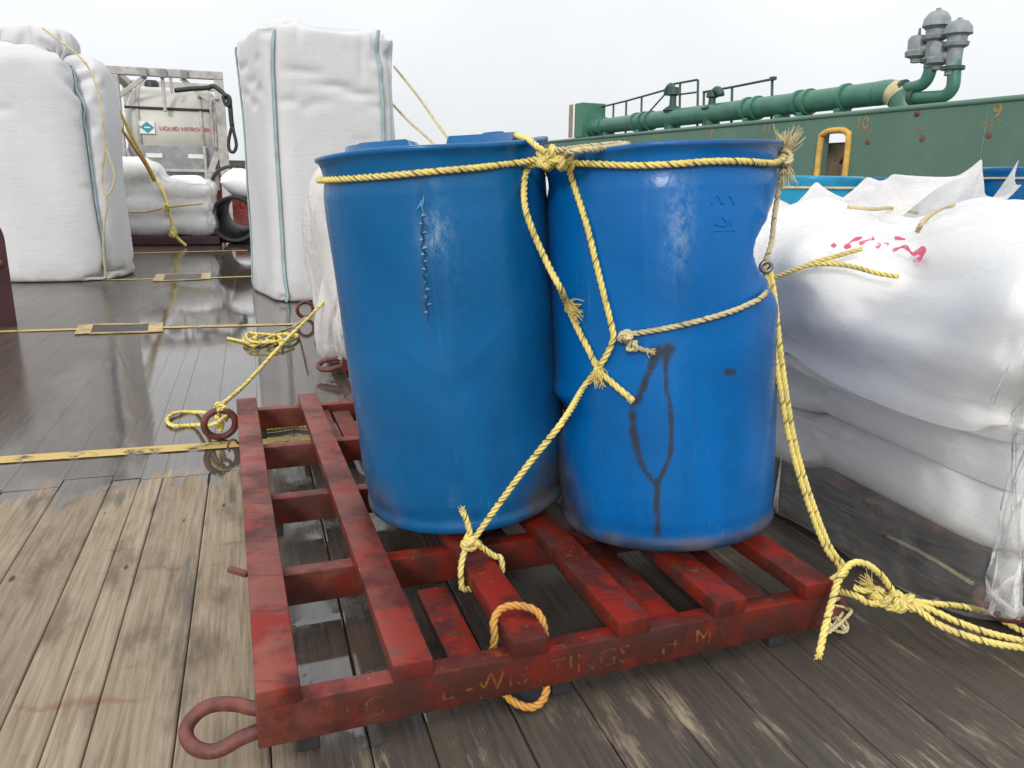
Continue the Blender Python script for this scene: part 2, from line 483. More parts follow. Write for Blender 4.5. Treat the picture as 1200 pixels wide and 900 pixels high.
def woven_white(name, col=(0.60, 0.60, 0.615), dirty=0.5, crease=0):
    b = NB(name)
    o = b.obj()
    x = b.xyz(o)
    n1 = b.noise(o, 1.7, 5, 0.6)
    c = b.mix(b.mth('MULTIPLY', b.sstep(n1, 0.46, 0.75), 0.45 * dirty), col, (0.52, 0.50, 0.48))
    sm = b.sstep(b.noise(b.mapping(o, (2.5, 2.5, 9)), 2.1, 5, 0.65), 0.60, 0.74)
    c = b.mix(b.mth('MULTIPLY', sm, 0.35 * dirty), c, (0.38, 0.35, 0.33))
    foot = b.mth('MULTIPLY', b.sstep(x[2], 0.32, 0.0), b.sstep(b.noise(o, 5, 5), 0.3, 0.62))
    c = b.mix(b.mth('MULTIPLY', foot, 0.75 * dirty), c, (0.26, 0.24, 0.21))
    b.set(Base_Color=c, Roughness=0.62)
    wr = b.noise(b.mapping(o, (3.5, 3.5, 26)), 1.2, 5, 0.6, 0.5)
    w2 = b.noise(b.mapping(o, (9, 9, 5)), 1.0, 4)
    wv = b.noise(b.mapping(o, (120, 120, 160)), 1.0, 2)
    w2 = b.mth('ADD', w2, b.mth('MULTIPLY', b.noise(b.mapping(o, (1.0, 2.2, 3.0), (0.3, 0.2, 0.7)), crease, 4, 0.55, 1.4), 1.6)) if crease else w2
    h = b.mth('ADD', b.mth('MULTIPLY', wr, 0.45), b.mth('ADD', b.mth('MULTIPLY', w2, 1.2), b.mth('MULTIPLY', wv, 0.12)))
    b.set(Normal=b.bump(h, 0.30, 0.02))
    return b.m

def film_mat(name, body=0.16, tint=(0.86, 0.87, 0.89), crinkle=0.38, gloss=0.55):
    b = NB(name)
    o = b.obj()
    b.set(Base_Color=tint, Roughness=0.09, IOR=1.5, Specular_IOR_Level=0.6)
    wr = b.noise(o, 9, 5, 0.6, 0.4)
    st = b.noise(b.mapping(o, (3, 3, 16), (0.5, 0.35, 0.4)), 1.2, 4, 0.6, 1.2)
    s2 = b.noise(b.mapping(o, (14, 3, 4), (0.2, 0.5, 0.3)), 1.2, 4, 0.6, 1.0)
    hh = b.mth('ADD', b.mth('MULTIPLY', wr, 0.8), b.mth('ADD', st, b.mth('MULTIPLY', s2, 0.8)))
    b.set(Normal=b.bump(hh, crinkle, 0.016))
    tr = b.n('ShaderNodeBsdfTransparent')
    tr.inputs[0].default_value = (0.995, 0.995, 0.995, 1)
    fr = b.n('ShaderNodeFresnel'); fr.inputs[0].default_value = 1.5
    cl = b.lin(b.noise(o, 3.2, 5, 0.6), 0.3, 0.7, body * 0.45, body * 1.7)
    f = b.mth('ADD', b.mth('MULTIPLY', fr.outputs[0], gloss), cl, True)
    ms = b.n('ShaderNodeMixShader')
    b.put(ms.inputs[0], f)
    # plastic film lets light through to what is under it
    tl_ = b.n('ShaderNodeBsdfTranslucent'); tl_.inputs[0].default_value = (0.95, 0.95, 0.95, 1)
    m2 = b.n('ShaderNodeMixShader'); m2.inputs[0].default_value = 0.42
    b.t.links.new(b.b.outputs[0], m2.inputs[1]); b.t.links.new(tl_.outputs[0], m2.inputs[2])
    b.t.links.new(tr.outputs[0], ms.inputs[1]); b.t.links.new(m2.outputs[0], ms.inputs[2])
    b.t.links.new(ms.outputs[0], b.out.inputs[0])
    return b.m

def worn_mark(name, col, lo, hi, scale=18, rough=0.6):
    b = NB(name)
    d = b.pos()
    b.set(Base_Color=b.mix(b.noise(d, 6, 4), tuple(x * 0.75 for x in col), col), Roughness=rough)
    a = b.sstep(b.noise(d, scale, 6, 0.7), lo, hi)
    tr = b.n('ShaderNodeBsdfTransparent')
    ms = b.n('ShaderNodeMixShader')
    b.put(ms.inputs[0], a)
    b.t.links.new(tr.outputs[0], ms.inputs[1]); b.t.links.new(b.b.outputs[0], ms.inputs[2])
    b.t.links.new(ms.outputs[0], b.out.inputs[0])
    return b.m

def rope_mat(name, col, dark):
    b = NB(name)
    o = b.pos()
    n1 = b.noise(o, 22, 4, 0.6)
    c = b.mix(b.sstep(n1, 0.42, 0.72), col, dark)
    c = b.mix(b.mth('MULTIPLY', b.sstep(b.noise(o, 7, 6, 0.7), 0.52, 0.72), 0.55), c, tuple(x * 0.45 for x in dark))
    b.set(Base_Color=c, Roughness=0.5, Normal=b.bump(b.noise(b.mapping(o, (1, 1, 1)), 420, 2), 0.3, 0.002))
    return b.m

def green_steel():
    b = NB('green_hull_paint')
    d = b.pos()
    n1 = b.noise(d, 0.55, 6, 0.6)
    c = b.mix(b.lin(n1, 0.3, 0.7, 0, 1), (0.075, 0.155, 0.115), (0.105, 0.20, 0.15))
    st = b.noise(b.mapping(d, (2.2, 2.2, 0.35)), 1.6, 5, 0.6)
    c = b.mix(b.mth('MULTIPLY', b.sstep(st, 0.52, 0.75), 0.45), c, (0.13, 0.20, 0.165))
    ru = b.sstep(b.noise(d, 5, 6, 0.7), 0.66, 0.74)
    rs = b.sstep(b.noise(b.mapping(d, (4, 4, 0.22)), 1.5, 5, 0.7), 0.63, 0.72)
    c = b.mix(b.mth('MULTIPLY', b.mth('MAXIMUM', ru, rs), 0.5), c, (0.14, 0.07, 0.04))
    b.set(Base_Color=c, Roughness=0.5, Normal=b.bump(b.noise(d, 1.6, 4), 0.25, 0.05))
    return b.m

MAT = dict(
    plank=plank_material('deck_timber'),
    red=red_paint('red_rusty_paint', 0.5), redd=red_paint('grimy_red_paint', 0.9), rust=rust_mat(),
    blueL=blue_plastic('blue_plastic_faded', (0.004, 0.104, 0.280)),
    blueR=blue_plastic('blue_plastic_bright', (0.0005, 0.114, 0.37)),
    teal=blue_plastic('blue_plastic_teal', (0.015, 0.23, 0.40)),
    bag=woven_white('white_woven_fabric'),
    sack=woven_white('white_sack_fabric', (0.86, 0.86, 0.86), 0.15),
    cover=woven_white('white_cover_sheet', (0.86, 0.86, 0.865), 0.10, 3.2),
    film=film_mat('clear_stretch_film', 0.10, (0.93, 0.935, 0.94), 0.9, 0.95),
    film3=film_mat('thin_loose_film', 0.07, (0.92, 0.925, 0.93), 0.5, 0.8),
    film4=film_mat('milky_wrap', 0.40, (0.92, 0.92, 0.92), 0.4, 0.5),
    film2=film_mat('cloudy_plastic_film', 0.66, (0.82, 0.79, 0.78), 0.5),
    strap=simple('teal_grey_webbing', (0.30, 0.40, 0.43), 0.7),
    strapw=simple('white_webbing', (0.66, 0.68, 0.70), 0.7),
    yellow=rope_mat('yellow_rope_fibre', (0.80, 0.66, 0.19), (0.66, 0.53, 0.20)),
    tan=rope_mat('sun_bleached_rope_fibre', (0.62, 0.53, 0.30), (0.44, 0.36, 0.20)),
    orange=rope_mat('orange_rope_fibre', (0.58, 0.28, 0.05), (0.40, 0.22, 0.06)),
    tracer=simple('dark_tracer_yarn', (0.14, 0.115, 0.05), 0.8),
    green=green_steel(),
    greenp=simple('green_pipe_paint', (0.05, 0.165, 0.115), 0.42, 0, 0.22, 3),
    dkgreen=simple('dark_green_valve_paint', (0.03, 0.07, 0.055), 0.5),
    grey=simple('grey_vent_paint', (0.23, 0.26, 0.27), 0.5),
    frame=simple('weathered_white_frame_paint', (0.43, 0.41, 0.39), 0.55),
    tank=simple('cream_tank_paint', (0.56, 0.55, 0.50), 0.5, 0, 0.12, 1.5),
    cab=simple('grey_cabinet_paint', (0.27, 0.28, 0.29), 0.55),
    dark=simple('dark_steel', (0.028, 0.027, 0.028), 0.55),
    wire=simple('black_wire_rope', (0.025, 0.028, 0.03), 0.6),
    maroon=simple('dark_maroon_paint', (0.055, 0.016, 0.022), 0.4, 0, 0.3, 4),
    redbox=simple('bright_red_container_paint', (0.36, 0.05, 0.05), 0.5),
    black=simple('black_pipe_coating', (0.018, 0.017, 0.018), 0.6),
    line=worn_mark('worn_yellow_deck_paint', (0.58, 0.41, 0.13), 0.31, 0.50, 9),
    stencil=worn_mark('worn_orange_stencil', (0.42, 0.27, 0.10), 0.30, 0.55, 9),
    paleband=simple('pale_yellow_band', (0.50, 0.44, 0.24), 0.6),
    letter=worn_mark('worn_yellow_lettering', (0.27, 0.115, 0.035), 0.46, 0.74, 20),
    orangepaint=simple('orange_yellow_paint', (0.62, 0.36, 0.08), 0.5),
    redpen=worn_mark('faded_red_marker', (0.60, 0.08, 0.16), 0.34, 0.52, 40),
    redtext=simple('red_lettering_paint', (0.52, 0.06, 0.07), 0.5, 0, 0.1),
    tealtext=simple('teal_emblem_paint', (0.03, 0.28, 0.36), 0.5, 0, 0.1),
    white=simple('white_paint', (0.78, 0.78, 0.77), 0.5, 0, 0.05),
    pen=simple('red_mark_paint', (0.15, 0.07, 0.05), 0.6),
    steel=simple('galvanised_thimble', (0.25, 0.25, 0.26), 0.4, 0.8),
    sea=simple('grey_sea_water', (0.05, 0.075, 0.08), 0.12, 0, 0.2, 0.02, 0.3),
    sock=simple('worn_yellow_steel', (0.40, 0.29, 0.14), 0.5, 0, 0.5, 9),
    base=simple('dark_deck_plate', (0.03, 0.026, 0.023), 0.5),
    lipb=simple('torn_blue_plastic', (0.07, 0.27, 0.48), 0.4),
    slit=simple('dark_slit_inside', (0.004, 0.022, 0.06), 0.6),
    tanthing=simple('tan_canvas', (0.32, 0.24, 0.17), 0.7),
)

# ------------------------------------------------------------------ cloth solver (position based)
def cgrid(nx, ny):
    i = np.arange(nx * ny).reshape(ny, nx)
    F = np.stack([i[:-1, :-1], i[:-1, 1:], i[1:, 1:], i[1:, :-1]], -1).reshape(-1, 4)
    return i, F
def quad_edges(F):
    a = np.concatenate([F[:, [0, 1]], F[:, [1, 2]], F[:, [2, 3]], F[:, [3, 0]]])
    a = np.unique(np.sort(a, 1), axis=0)
    d = np.concatenate([F[:, [0, 2]], F[:, [1, 3]]])
    return a, d
def vnorm(V, F):
    n = np.cross(V[F[:, 2]] - V[F[:, 0]], V[F[:, 3]] - V[F[:, 1]]) * 0.5
    o = np.zeros_like(V)
    for k in range(3):
        for c in range(4): o[:, k] += np.bincount(F[:, c], n[:, k], len(V)) * 0.25
    return o
def relax(V, F, rest=1.0, steps=100, iters=6, dt=0.02, grav=0.0, press=None, floor=None, ceil=None,
          collide=None, pins=None, damp=0.94, bend=0.04, shear=0.5, extra=None, R0=None):
    V = np.array(V, float)
    A, D = quad_edges(F)
    X = V if R0 is None else R0
    La = np.linalg.norm(X[A[:, 1]] - X[A[:, 0]], axis=1) * rest
    Ld = np.linalg.norm(X[D[:, 1]] - X[D[:, 0]], axis=1) * rest
    E = np.concatenate([A, D]); L = np.concatenate([La, Ld]); K = np.concatenate([np.ones(len(A)), np.full(len(D), shear)])
    if extra is not None:
        E = np.concatenate([E, extra[0]]); L = np.concatenate([L, extra[1]]); K = np.concatenate([K, np.full(len(extra[0]), 0.8)])
    n = len(V)
    E0, E1 = E[:, 0], E[:, 1]
    deg = np.bincount(E0, K, n) + np.bincount(E1, K, n)
    A0, A1 = A[:, 0], A[:, 1]
    dA = (np.bincount(A0, minlength=n) + np.bincount(A1, minlength=n)).astype(float)
    Vo = V.copy()
    pin_i, pin_p = (pins if pins is not None else (None, None))
    for s in range(steps):
        vel = (V - Vo) * damp
        Vo = V.copy()
        V = V + vel
        V[:, 2] -= grav * dt * dt
        if press is not None:
            pv = press(V) if callable(press) else press
            nn = vnorm(V, F)
            V += nn * (pv[:, None] if isinstance(pv, np.ndarray) else pv)
        for it in range(iters):
            d = V[E1] - V[E0]
            l = np.sqrt((d * d).sum(1)) + 1e-12
            c = (l - L) / l
            c = np.where(c > 0, c, c * 0.55) * K * 0.5
            d *= c[:, None]
            for k in range(3):
                V[:, k] += (np.bincount(E0, d[:, k], n) - np.bincount(E1, d[:, k], n)) / deg * 2.6
            if pin_i is not None: V[pin_i] = pin_p
        if bend:
            sm = np.empty_like(V)
            for k in range(3): sm[:, k] = (np.bincount(A0, V[A1, k], n) + np.bincount(A1, V[A0, k], n)) / dA
            V += (sm - V) * bend
        if collide is not None:
            V2 = collide(V)
            h = np.abs(V2 - V).sum(1) > 1e-9
            Vo[h] += (V2[h] - Vo[h]) * 0.6      # friction
            V = V2
        if floor is not None:
            h = V[:, 2] < floor
            V[h, 2] = floor
            Vo[h, :2] = V[h, :2] - (V[h, :2] - Vo[h, :2]) * 0.4
        if ceil is not None:
            V[:, 2] = np.minimum(V[:, 2], ceil)
        if pin_i is not None: V[pin_i] = pin_p
    return V
def sdf_push(sdf, margin, outer=None):
    def f(V):
        e = 0.004
        d = sdf(V)
        lim = margin if outer is None else np.minimum(np.maximum(d, margin), np.maximum(outer(V), margin))
        h = (d < margin) if outer is None else (np.abs(d - lim) > 1e-6)
        if not h.any(): return V
        W = V[h]
        g = np.stack([sdf(W + np.eye(3)[k] * e) - d[h] for k in range(3)], 1)
        g /= np.linalg.norm(g, axis=1)[:, None] + 1e-9
        V = V.copy()
        V[h] += g * ((margin if outer is None else lim[h]) - d[h])[:, None]
        return V
    return f
def rbox(c, b, r):
    c, b = np.array(c), np.array(b)
    def f(X):
        q = np.abs(X - c) - (b - r)
        return np.linalg.norm(np.maximum(q, 0), axis=1) + np.minimum(q.max(1), 0) - r
    return f
def subsurf(o, lv=1):
    m = o.modifiers.new('smooth', 'SUBSURF')
    m.levels = m.render_levels = lv
    return o

# ================================================================== SETTING: deck, sea
sea = MB()
sea.add([(-3000, -3000, -5), (3000, -3000, -5), (3000, 3000, -5), (-3000, 3000, -5)], [(0, 1, 2, 3)])
tag(sea.build('sea', MAT['sea']), kind='structure')

deck = mk('deck', [deckco(-16, -12, -0.05), deckco(13.2, -12, -0.05), deckco(13.2, 45, -0.05), deckco(-16, 45, -0.05)], [(0, 1, 2, 3)], MAT['base'], recenter=False)
tag(deck, kind='structure')

def plank_mesh(length, width, warp, e=0.0045, gap=0.0011):
    # a board with worn rounded edges and slightly uneven top, x across, y along, top at z = 0
    t = 0.045
    h = width / 2 - gap
    prof = [(-h, -t), (-h, -e), (-h + e * 0.35, -e * 0.3), (-h + e, 0), (h - e, 0), (h - e * 0.35, -e * 0.3), (h, -e), (h, -t)]
    ny = 3
    V, F = [], []
    for j in range(ny):
        for (x, z) in prof:
            V.append((x, length * j / (ny - 1), z + warp * x * (1 if j != 1 else 0.4)))
    n = len(prof)
    for j in range(ny - 1):
        for k in range(n - 1):
            F.append((j * n + k, j * n + k + 1, (j + 1) * n + k + 1, (j + 1) * n + k))
    F.append(tuple(range(n - 1, -1, -1)))
    F.append(tuple((ny - 1) * n + k for k in range(n)))
    return V, F
seams = [-0.71, -0.542, -0.446, -0.37, -0.208, -0.03, 0.155, 0.272, 0.452, 0.61, 0.775, 0.94]
while seams[0] > -6.6: seams.insert(0, seams[0] - random.choice([0.165, 0.172, 0.18, 0.158]))
while seams[-1] < 4.0: seams.append(seams[-1] + random.choice([0.165, 0.172, 0.18, 0.158]))
nplank = 0
def joint_set(u):
    if u < -2.6: return [1.5 + random.uniform(0, 3), 13 + random.uniform(-2, 2), 40]
    return [-1.2, 2.98 + random.uniform(-0.06, 0.05), 10.5 + random.uniform(-1.5, 2), 40]
for a, b in zip(seams[:-1], seams[1:]):
    js = joint_set(a)
    for v0, v1 in zip(js[:-1], js[1:]):
        V, F = plank_mesh(v1 - v0 - 0.004, b - a, random.uniform(-0.012, 0.012) * (0.3 if v0 > 2.5 else 1), *((0.0012, 0.0001) if v0 > 2.5 else ()))
        o = mk('plank', V, F, MAT['plank'], deck, smooth=False)
        c = deckco((a + b) / 2, v0 + 0.002, random.uniform(-0.0025, 0.0) * (0.25 if v0 > 2.5 else 1))
        o.location = c
        o.rotation_euler = (0, 0, DECK_YAW)
        nplank += 1
# the deck planking out of sight to both sides, one mesh
rest = MB()
for u0, u1 in ((-15.9, seams[0]), (seams[-1], 13.0)):
    u = u0
    while u < u1 - 0.1:
        V, F = plank_mesh(50, 0.17, 0)
        A = np.array([[math.cos(DECK_YAW), -math.sin(DECK_YAW), 0], [math.sin(DECK_YAW), math.cos(DECK_YAW), 0], [0, 0, 1]])
        V = np.asarray(V) @ A.T + deckco(u + 0.085, -8, 0)
        rest.add(V, F)
        u += 0.1735
tag(rest.build('planking', MAT['plank'], deck), kind='stuff')

# painted lines: thin sheets 4 mm above the boards
def marking(p0, p1, wid, name='painted_line'):
    a, b = np.array(p0, float), np.array(p1, float)
    d = (b - a) / np.linalg.norm(b - a)
    n = np.array([-d[1], d[0], 0]) * wid / 2
    k = 24
    V, F = [], []
    for i in range(k + 1):
        p = a + (b - a) * i / k + np.array([0, 0, 0.0045])
        j = 0.03 * wid * math.sin(i * 2.1)
        V += [p - n * (1 + j), p + n * (1 - j)]
    for i in range(k): F.append((2 * i, 2 * i + 2, 2 * i + 3, 2 * i + 1))
    return mk(name, V, F, MAT['line'], deck, smooth=False)
marking(G(-90, 546), G(430, 511), 0.085)
marking(G(-60, 391), G(95, 386), 0.075)
marking(G(178, 384.5), G(350, 380), 0.075)
marking(G(-10, 331), G(186, 327), 0.075)
marking(G(240, 326), G(330, 323), 0.075)
marking(G(150, 297), G(290, 293.5), 0.10)

def socket(x0, x1, y0, y1):
    # lashing socket let into the deck: raised painted frame, dark wet pit
    A, B, C, D = G(x0, y1), G(x1, y1 - 2), G(x1 + 1.5, y0 - 1), G(x0 + 4, y0)
    m = MB()
    up = np.array([0, 0, 0.012])
    up = np.array([0, 0, 0.008])
    m.bar(A + up, B + up, 0.022, 0.010, 0.003); m.bar(D + up, C + up, 0.022, 0.010, 0.003)
    o = m.build('socket_frame', MAT['sock'], deck)
    s = MB()
    u1, u2 = A + (D - A) * 0.5, B + (C - B) * 0.5
    ln = np.linalg.norm(D - A)
    dx = (B - A) / np.linalg.norm(B - A) * 0.045
    s.bar(A + up - dx, D + up - dx, 0.10, 0.009, 0.003); s.bar(B + up + dx, C + up + dx, 0.10, 0.009, 0.003)
    s.build('socket_end', MAT['sock'], deck)
    pit = mk('socket_pit', [A + up * 0.6, B + up * 0.6, C + up * 0.6, D + up * 0.6], [(0, 1, 2, 3)], MAT['base'], deck, smooth=False)
socket(105, 174, 381.5, 392)
socket(190, 236, 322, 330)

# ================================================================== STEEL PALLETS
PZ, PU, PL_ = 0.165, 1.308, 2.079
SLU = [0.0, 0.252, 0.497, 0.736, 0.981, 1.228]
def u_bolt_eye(r=0.013):
    pass
def steel_pallet(loc, yaw, label, hero=True, text=True):
    root = empty('steel_pallet', loc, yaw, label, 'pallet', 'red steel cargo pallets')
    for k, u in enumerate(SLU):
        m = MB()
        m.box((u + 0.040, PL_ / 2 - 0.002, PZ - 0.0195), (0.080, PL_ + 0.006, 0.039), None, 0.004)
        auto_smooth(m.build('slat', MAT['red'], root))
    for k, v in enumerate([0.0, 0.5, 1.0, 1.5, 2.005]):
        m = MB()
        m.box((PU / 2, v + 0.024 + (0.001 if k else 0), 0.0835), (PU + 0.004 * (k == 0), 0.048, 0.086), None, 0.004)
        auto_smooth(m.build('cross_beam', MAT['redd'], root))
    # short plates welded between the beams, top level with the beams
    for (u, v0, v1) in ((0.382, 0.0485, 0.36), (0.62, 0.55, 0.95), (0.382, 1.55, 1.95), (0.86, 0.0485, 0.46), (1.10, 0.0485, 0.46), (0.30, 1.552, 1.99)):
        m = MB()
        m.box((u + 0.036, (v0 + v1) / 2, 0.100), (0.072, v1 - v0, 0.022), None, 0.003)
        auto_smooth(m.build('brace_plate', MAT['red'], root))
    for u in (0.09, 0.62, 1.18):
        for v in (0.026, 1.024, 2.03):
            m = MB()
            m.box((u, v + (0.006 if v < 0.5 else 0), 0.0205), (0.042, 0.026, 0.040), None, 0.003)
            m.build('foot', MAT['dark'], root)
    # lifting eyes
    def eye(name, pts, r):
        m = MB(); m.tube(spline(pts, 0.006), r * 0.9, 12)
        return auto_smooth(m.build(name, MAT['rust'], root), 60)
    eye('lifting_eye', [(0.03, 0.030, 0.106), (-0.004, 0.036, 0.105), (-0.031, 0.063, 0.1), (-0.067, 0.092, 0.09), (-0.098, 0.100, 0.08), (-0.122, 0.090, 0.065), (-0.128, 0.068, 0.055), (-0.115, 0.040, 0.047), (-0.088, 0.017, 0.047), (-0.062, 0.012, 0.052), (-0.035, 0.017, 0.06), (-0.004, 0.020, 0.066), (0.03, 0.024, 0.070)], 0.0155)
    eye('lifting_eye', [(PU - 0.01, 0.120, 0.090), (PU + 0.05, 0.145, 0.086), (PU + 0.095, 0.120, 0.068), (PU + 0.105, 0.075, 0.050), (PU + 0.075, 0.035, 0.045), (PU - 0.01, 0.030, 0.070)], 0.0155)
    c = np.array([-0.072, 2.03, 0.075])
    ring = [c + np.array([0.062 * math.cos(t), 0.030 * math.cos(t + 1.0) * 0.6, 0.062 * math.sin(t)]) for t in np.linspace(0, 2 * PI, 40, endpoint=False)]
    m = MB(); m.tube(ring, 0.0145, 12, closed=True)
    auto_smooth(m.build('lifting_ring', MAT['rust'], root), 60)
    c = np.array([PU + 0.072, 2.03, 0.075])
    m = MB(); m.tube([c + np.array([0.062 * math.cos(t), 0, 0.062 * math.sin(t)]) for t in np.linspace(0, 2 * PI, 40, endpoint=False)], 0.0145, 12, closed=True)
    auto_smooth(m.build('lifting_ring', MAT['rust'], root), 60)
    # small lashing hook and pin on the outer slat
    m = MB(); m.tube(spline([(-0.002, 1.60, 0.118), (-0.016, 1.60, 0.136), (-0.034, 1.595, 0.134), (-0.040, 1.59, 0.112), (-0.034, 1.588, 0.095)], 0.004), 0.0045, 8)
    m.build('lashing_hook', MAT['rust'], root, True)
    m = MB(); m.bar((0.0, 0.50, 0.145), (-0.042, 0.53, 0.152), 0.014, 0.014, 0.002)
    m.build('pin', MAT['rust'], root)
    if text:
        letters(root)
    return root
def text_mesh(s, size, extr=0.0, spacing=1.0):
    cu = bpy.data.curves.new('lettering', 'FONT')
    cu.body = s; cu.size = size; cu.extrude = extr; cu.space_character = spacing; cu.resolution_u = 3
    to = bpy.data.objects.new('lettering', cu)
    COL.objects.link(to)
    bpy.context.view_layer.update()
    me = bpy.data.meshes.new_from_object(to.evaluated_get(bpy.context.evaluated_depsgraph_get()))
    bpy.data.objects.remove(to); bpy.data.curves.remove(cu)
    return me
def lettering(s, size, mtx, mat, parent=None, spacing=1.0, name='lettering', extr=0.0004):
    me = text_mesh(s, size, extr, spacing)
    me.materials.clear(); me.materials.append(mat)
    o = bpy.data.objects.new(name, me)
    COL.objects.link(o)
    o.parent = parent
    o.matrix_local = mtx
    return o
def face_mtx(origin, xdir, zdir=(0, 0, 1)):
    x = Vector(xdir).normalized(); y = Vector(zdir); y = (y - x * y.dot(x)).normalized(); n = x.cross(y)
    m = Matrix((x, y, n)).transposed().to_4x4()
    m.translation = Vector(origin)
    return m
def letters(root):
    for s, u in (('A', 0.092), ('I:C', 0.155), ('E', 0.345), ('-WIS', 0.395), ('TINGS', 0.58), ('AHA', 0.80), ('M', 0.93)):
        lettering(s, 0.062, face_mtx((u, -0.0032, 0.064), (1, 0, 0)), MAT['letter'], root, 1.12)
PO = np.array([-0.4592, 1.2260, 0])
PYAW = R_(20.06)
def padw(u, v, z):
    return PO + np.array([u * math.cos(PYAW) - v * math.sin(PYAW), u * math.sin(PYAW) + v * math.cos(PYAW), z])
main_pallet = steel_pallet(tuple(PO), PYAW, 'red rusty steel pallet in front carrying the two large blue drums')
# the pallets under the other loads
def copy_pallet(loc, yaw, label):
    r = main_pallet.copy(); COL.objects.link(r)
    r.location = loc; r.rotation_euler = (0, 0, yaw); r['label'] = label
    for ch in main_pallet.children:
        if ch.name.startswith('lettering'): continue
        c = ch.copy(); COL.objects.link(c); c.parent = r
    return r
RP_O, RP_YAW = np.array([1.345, 1.86, 0]), R_(24)
LP_O, LP_YAW = np.array([-0.945, 4.22, 0]), R_(18.4)
copy_pallet((1.335, 1.735, 0), RP_YAW, 'red steel pallet under the film-wrapped white sacks beside the drums')
copy_pallet(tuple(LP_O), LP_YAW, 'steel pallet under the crumpled plastic load behind the left drum')

# ================================================================== BLUE DRUMS
DR, DH = 0.2915, 0.97
def drum_profile():
    R = DR
    key = [(0.0, 0.012), (0.245, 0.012), (0.262, 0.004), (0.274, 0.0), (0.283, 0.004), (0.2885, 0.012), (0.2885, 0.026), (0.2835, 0.034), (0.2835, 0.046),
           (0.2885, 0.075), (0.2905, 0.14), (0.2915, 0.35), (0.2915, 0.62), (0.2905, 0.80), (0.2885, 0.870), (0.2835, 0.900), (0.2840, 0.915), (0.2865, 0.935), (0.2915, 0.950), (0.2980, 0.9545),
           (0.2995, 0.957), (0.2995, 0.963), (0.2975, 0.966), (0.284, 0.967), (0.276, 0.962), (0.268, 0.945), (0.262, 0.942), (0.0, 0.942)]
    out = [key[0]]
    for (r0, z0), (r1, z1) in zip(key[:-1], key[1:]):
        d = math.hypot(r1 - r0, z1 - z0)
        n = max(1, int(d / (0.0075 if z0 > 0.07 and z1 < 0.88 else 0.014)))
        for i in range(1, n + 1): out.append((r0 + (r1 - r0) * i / n, z0 + (z1 - z0) * i / n))
    return np.array(out)
def make_drum(name, mat, loc, lean, deform=None, lid=None, n=240, label='', group=None):
    prof = drum_profile()
    th = np.arange(n) * 2 * PI / n
    r, z = prof[:, 0][:, None], prof[:, 1][:, None]
    r = np.broadcast_to(r, (len(prof), n)).copy(); z = np.broadcast_to(z, (len(prof), n)).copy()
    T = np.broadcast_to(th[None], r.shape)
    side = (prof[:, 1] > 0.0)[:, None] & (np.arange(len(prof))[:, None] < len(prof) - 3)
    if deform is not None:
        wgt = np.clip(r / 0.27, 0, 1) ** 4
        dr, dz = deform(T, z)
        r = r + dr * wgt; z = z + dz * wgt
    if lid is not None:
        top = (np.arange(len(prof)) > len(prof) * 0.9)[:, None] & (prof[:, 0] < 0.268)[:, None]
        z = np.where(top, z + lid(T, r), z)
    V = np.stack([r * np.cos(T), r * np.sin(T), z], -1).reshape(-1, 3)
    F = []
    L = len(prof)
    i = np.arange(L * n).reshape(L, n)
    j = np.roll(i, -1, 1)
    F = np.stack([i[:-1], j[:-1], j[1:], i[1:]], -1).reshape(-1, 4)
    o = mk(name, V, F, mat, None, True, recenter=False)
    ax = Vector((math.sin(lean[0]), math.sin(lean[1]), 0)); ax.z = math.sqrt(1 - ax.x ** 2 - ax.y ** 2)
    o.rotation_mode = 'QUATERNION'
    o.rotation_quaternion = Vector((0, 0, 1)).rotation_difference(ax)
    o.location = loc
    bpy.context.view_layer.update()
    tag(o, label, 'drum', group)
    return o, T, z
def ang_to_cam(c):
    return math.atan2(-c[1], -c[0])
def wrap(a): return (a + PI) % (2 * PI) - PI
def gau(x, s): return np.exp(-(x / s) ** 2)
LC = np.array([-0.124, 2.131, 0]); LLEAN = (R_(-5.4), R_(-2.2))
RC = np.array([0.432, 2.012, 0]); RLEAN = (R_(-4.0), R_(2.6))
LC[2] = PZ + DR * math.hypot(math.sin(LLEAN[0]), math.sin(LLEAN[1])) - 0.001
RC[2] = PZ + DR * math.hypot(math.sin(RLEAN[0]), math.sin(RLEAN[1])) - 0.001
FA_L, FA_R = ang_to_cam(LC), ang_to_cam(RC)
def soft_noise(T, z, seed, amp):
    r = np.random.default_rng(seed)
    o = np.zeros_like(T)
    for _ in range(10):
        k, q, p1, p2 = r.integers(1, 6), r.uniform(2, 16), r.uniform(0, 6.3), r.uniform(0, 6.3)
        o += np.sin(k * T + p1) * np.sin(q * z + p2) / (k + q * 0.12)
    return o * amp
def deform_left(T, z):
    a = wrap(T - FA_L)            # + is to the photo's right for a drum seen from the front
    body = np.clip(z / 0.12, 0, 1) * np.clip((0.93 - z) / 0.10, 0, 1)
    d = soft_noise(T, z, 3, 0.0022) * body
    # long shallow crease running down from the crack, with a V fold below
    d -= 0.0070 * gau(a + 0.06, 0.05) * np.clip((z - 0.45) / 0.1, 0, 1) * np.clip((0.90 - z) / 0.08, 0, 1)
    d += 0.006 * gau(a - 0.09, 0.13) * gau(z - 0.72, 0.16)
    fold = 0.40 + 0.22 * np.abs(a + 0.02)
    d += 0.0012 * (gau(z - fold - 0.02, 0.022) - 0.9 * gau(z - fold + 0.035, 0.03)) * gau(a, 0.55)
    d -= 0.004 * gau(z - 0.24, 0.06) * gau(a - 0.7, 0.5)
    dz = 0.004 * np.sin(3 * T + 1) * np.clip((z - 0.9) / 0.06, 0, 1)
    return d, dz
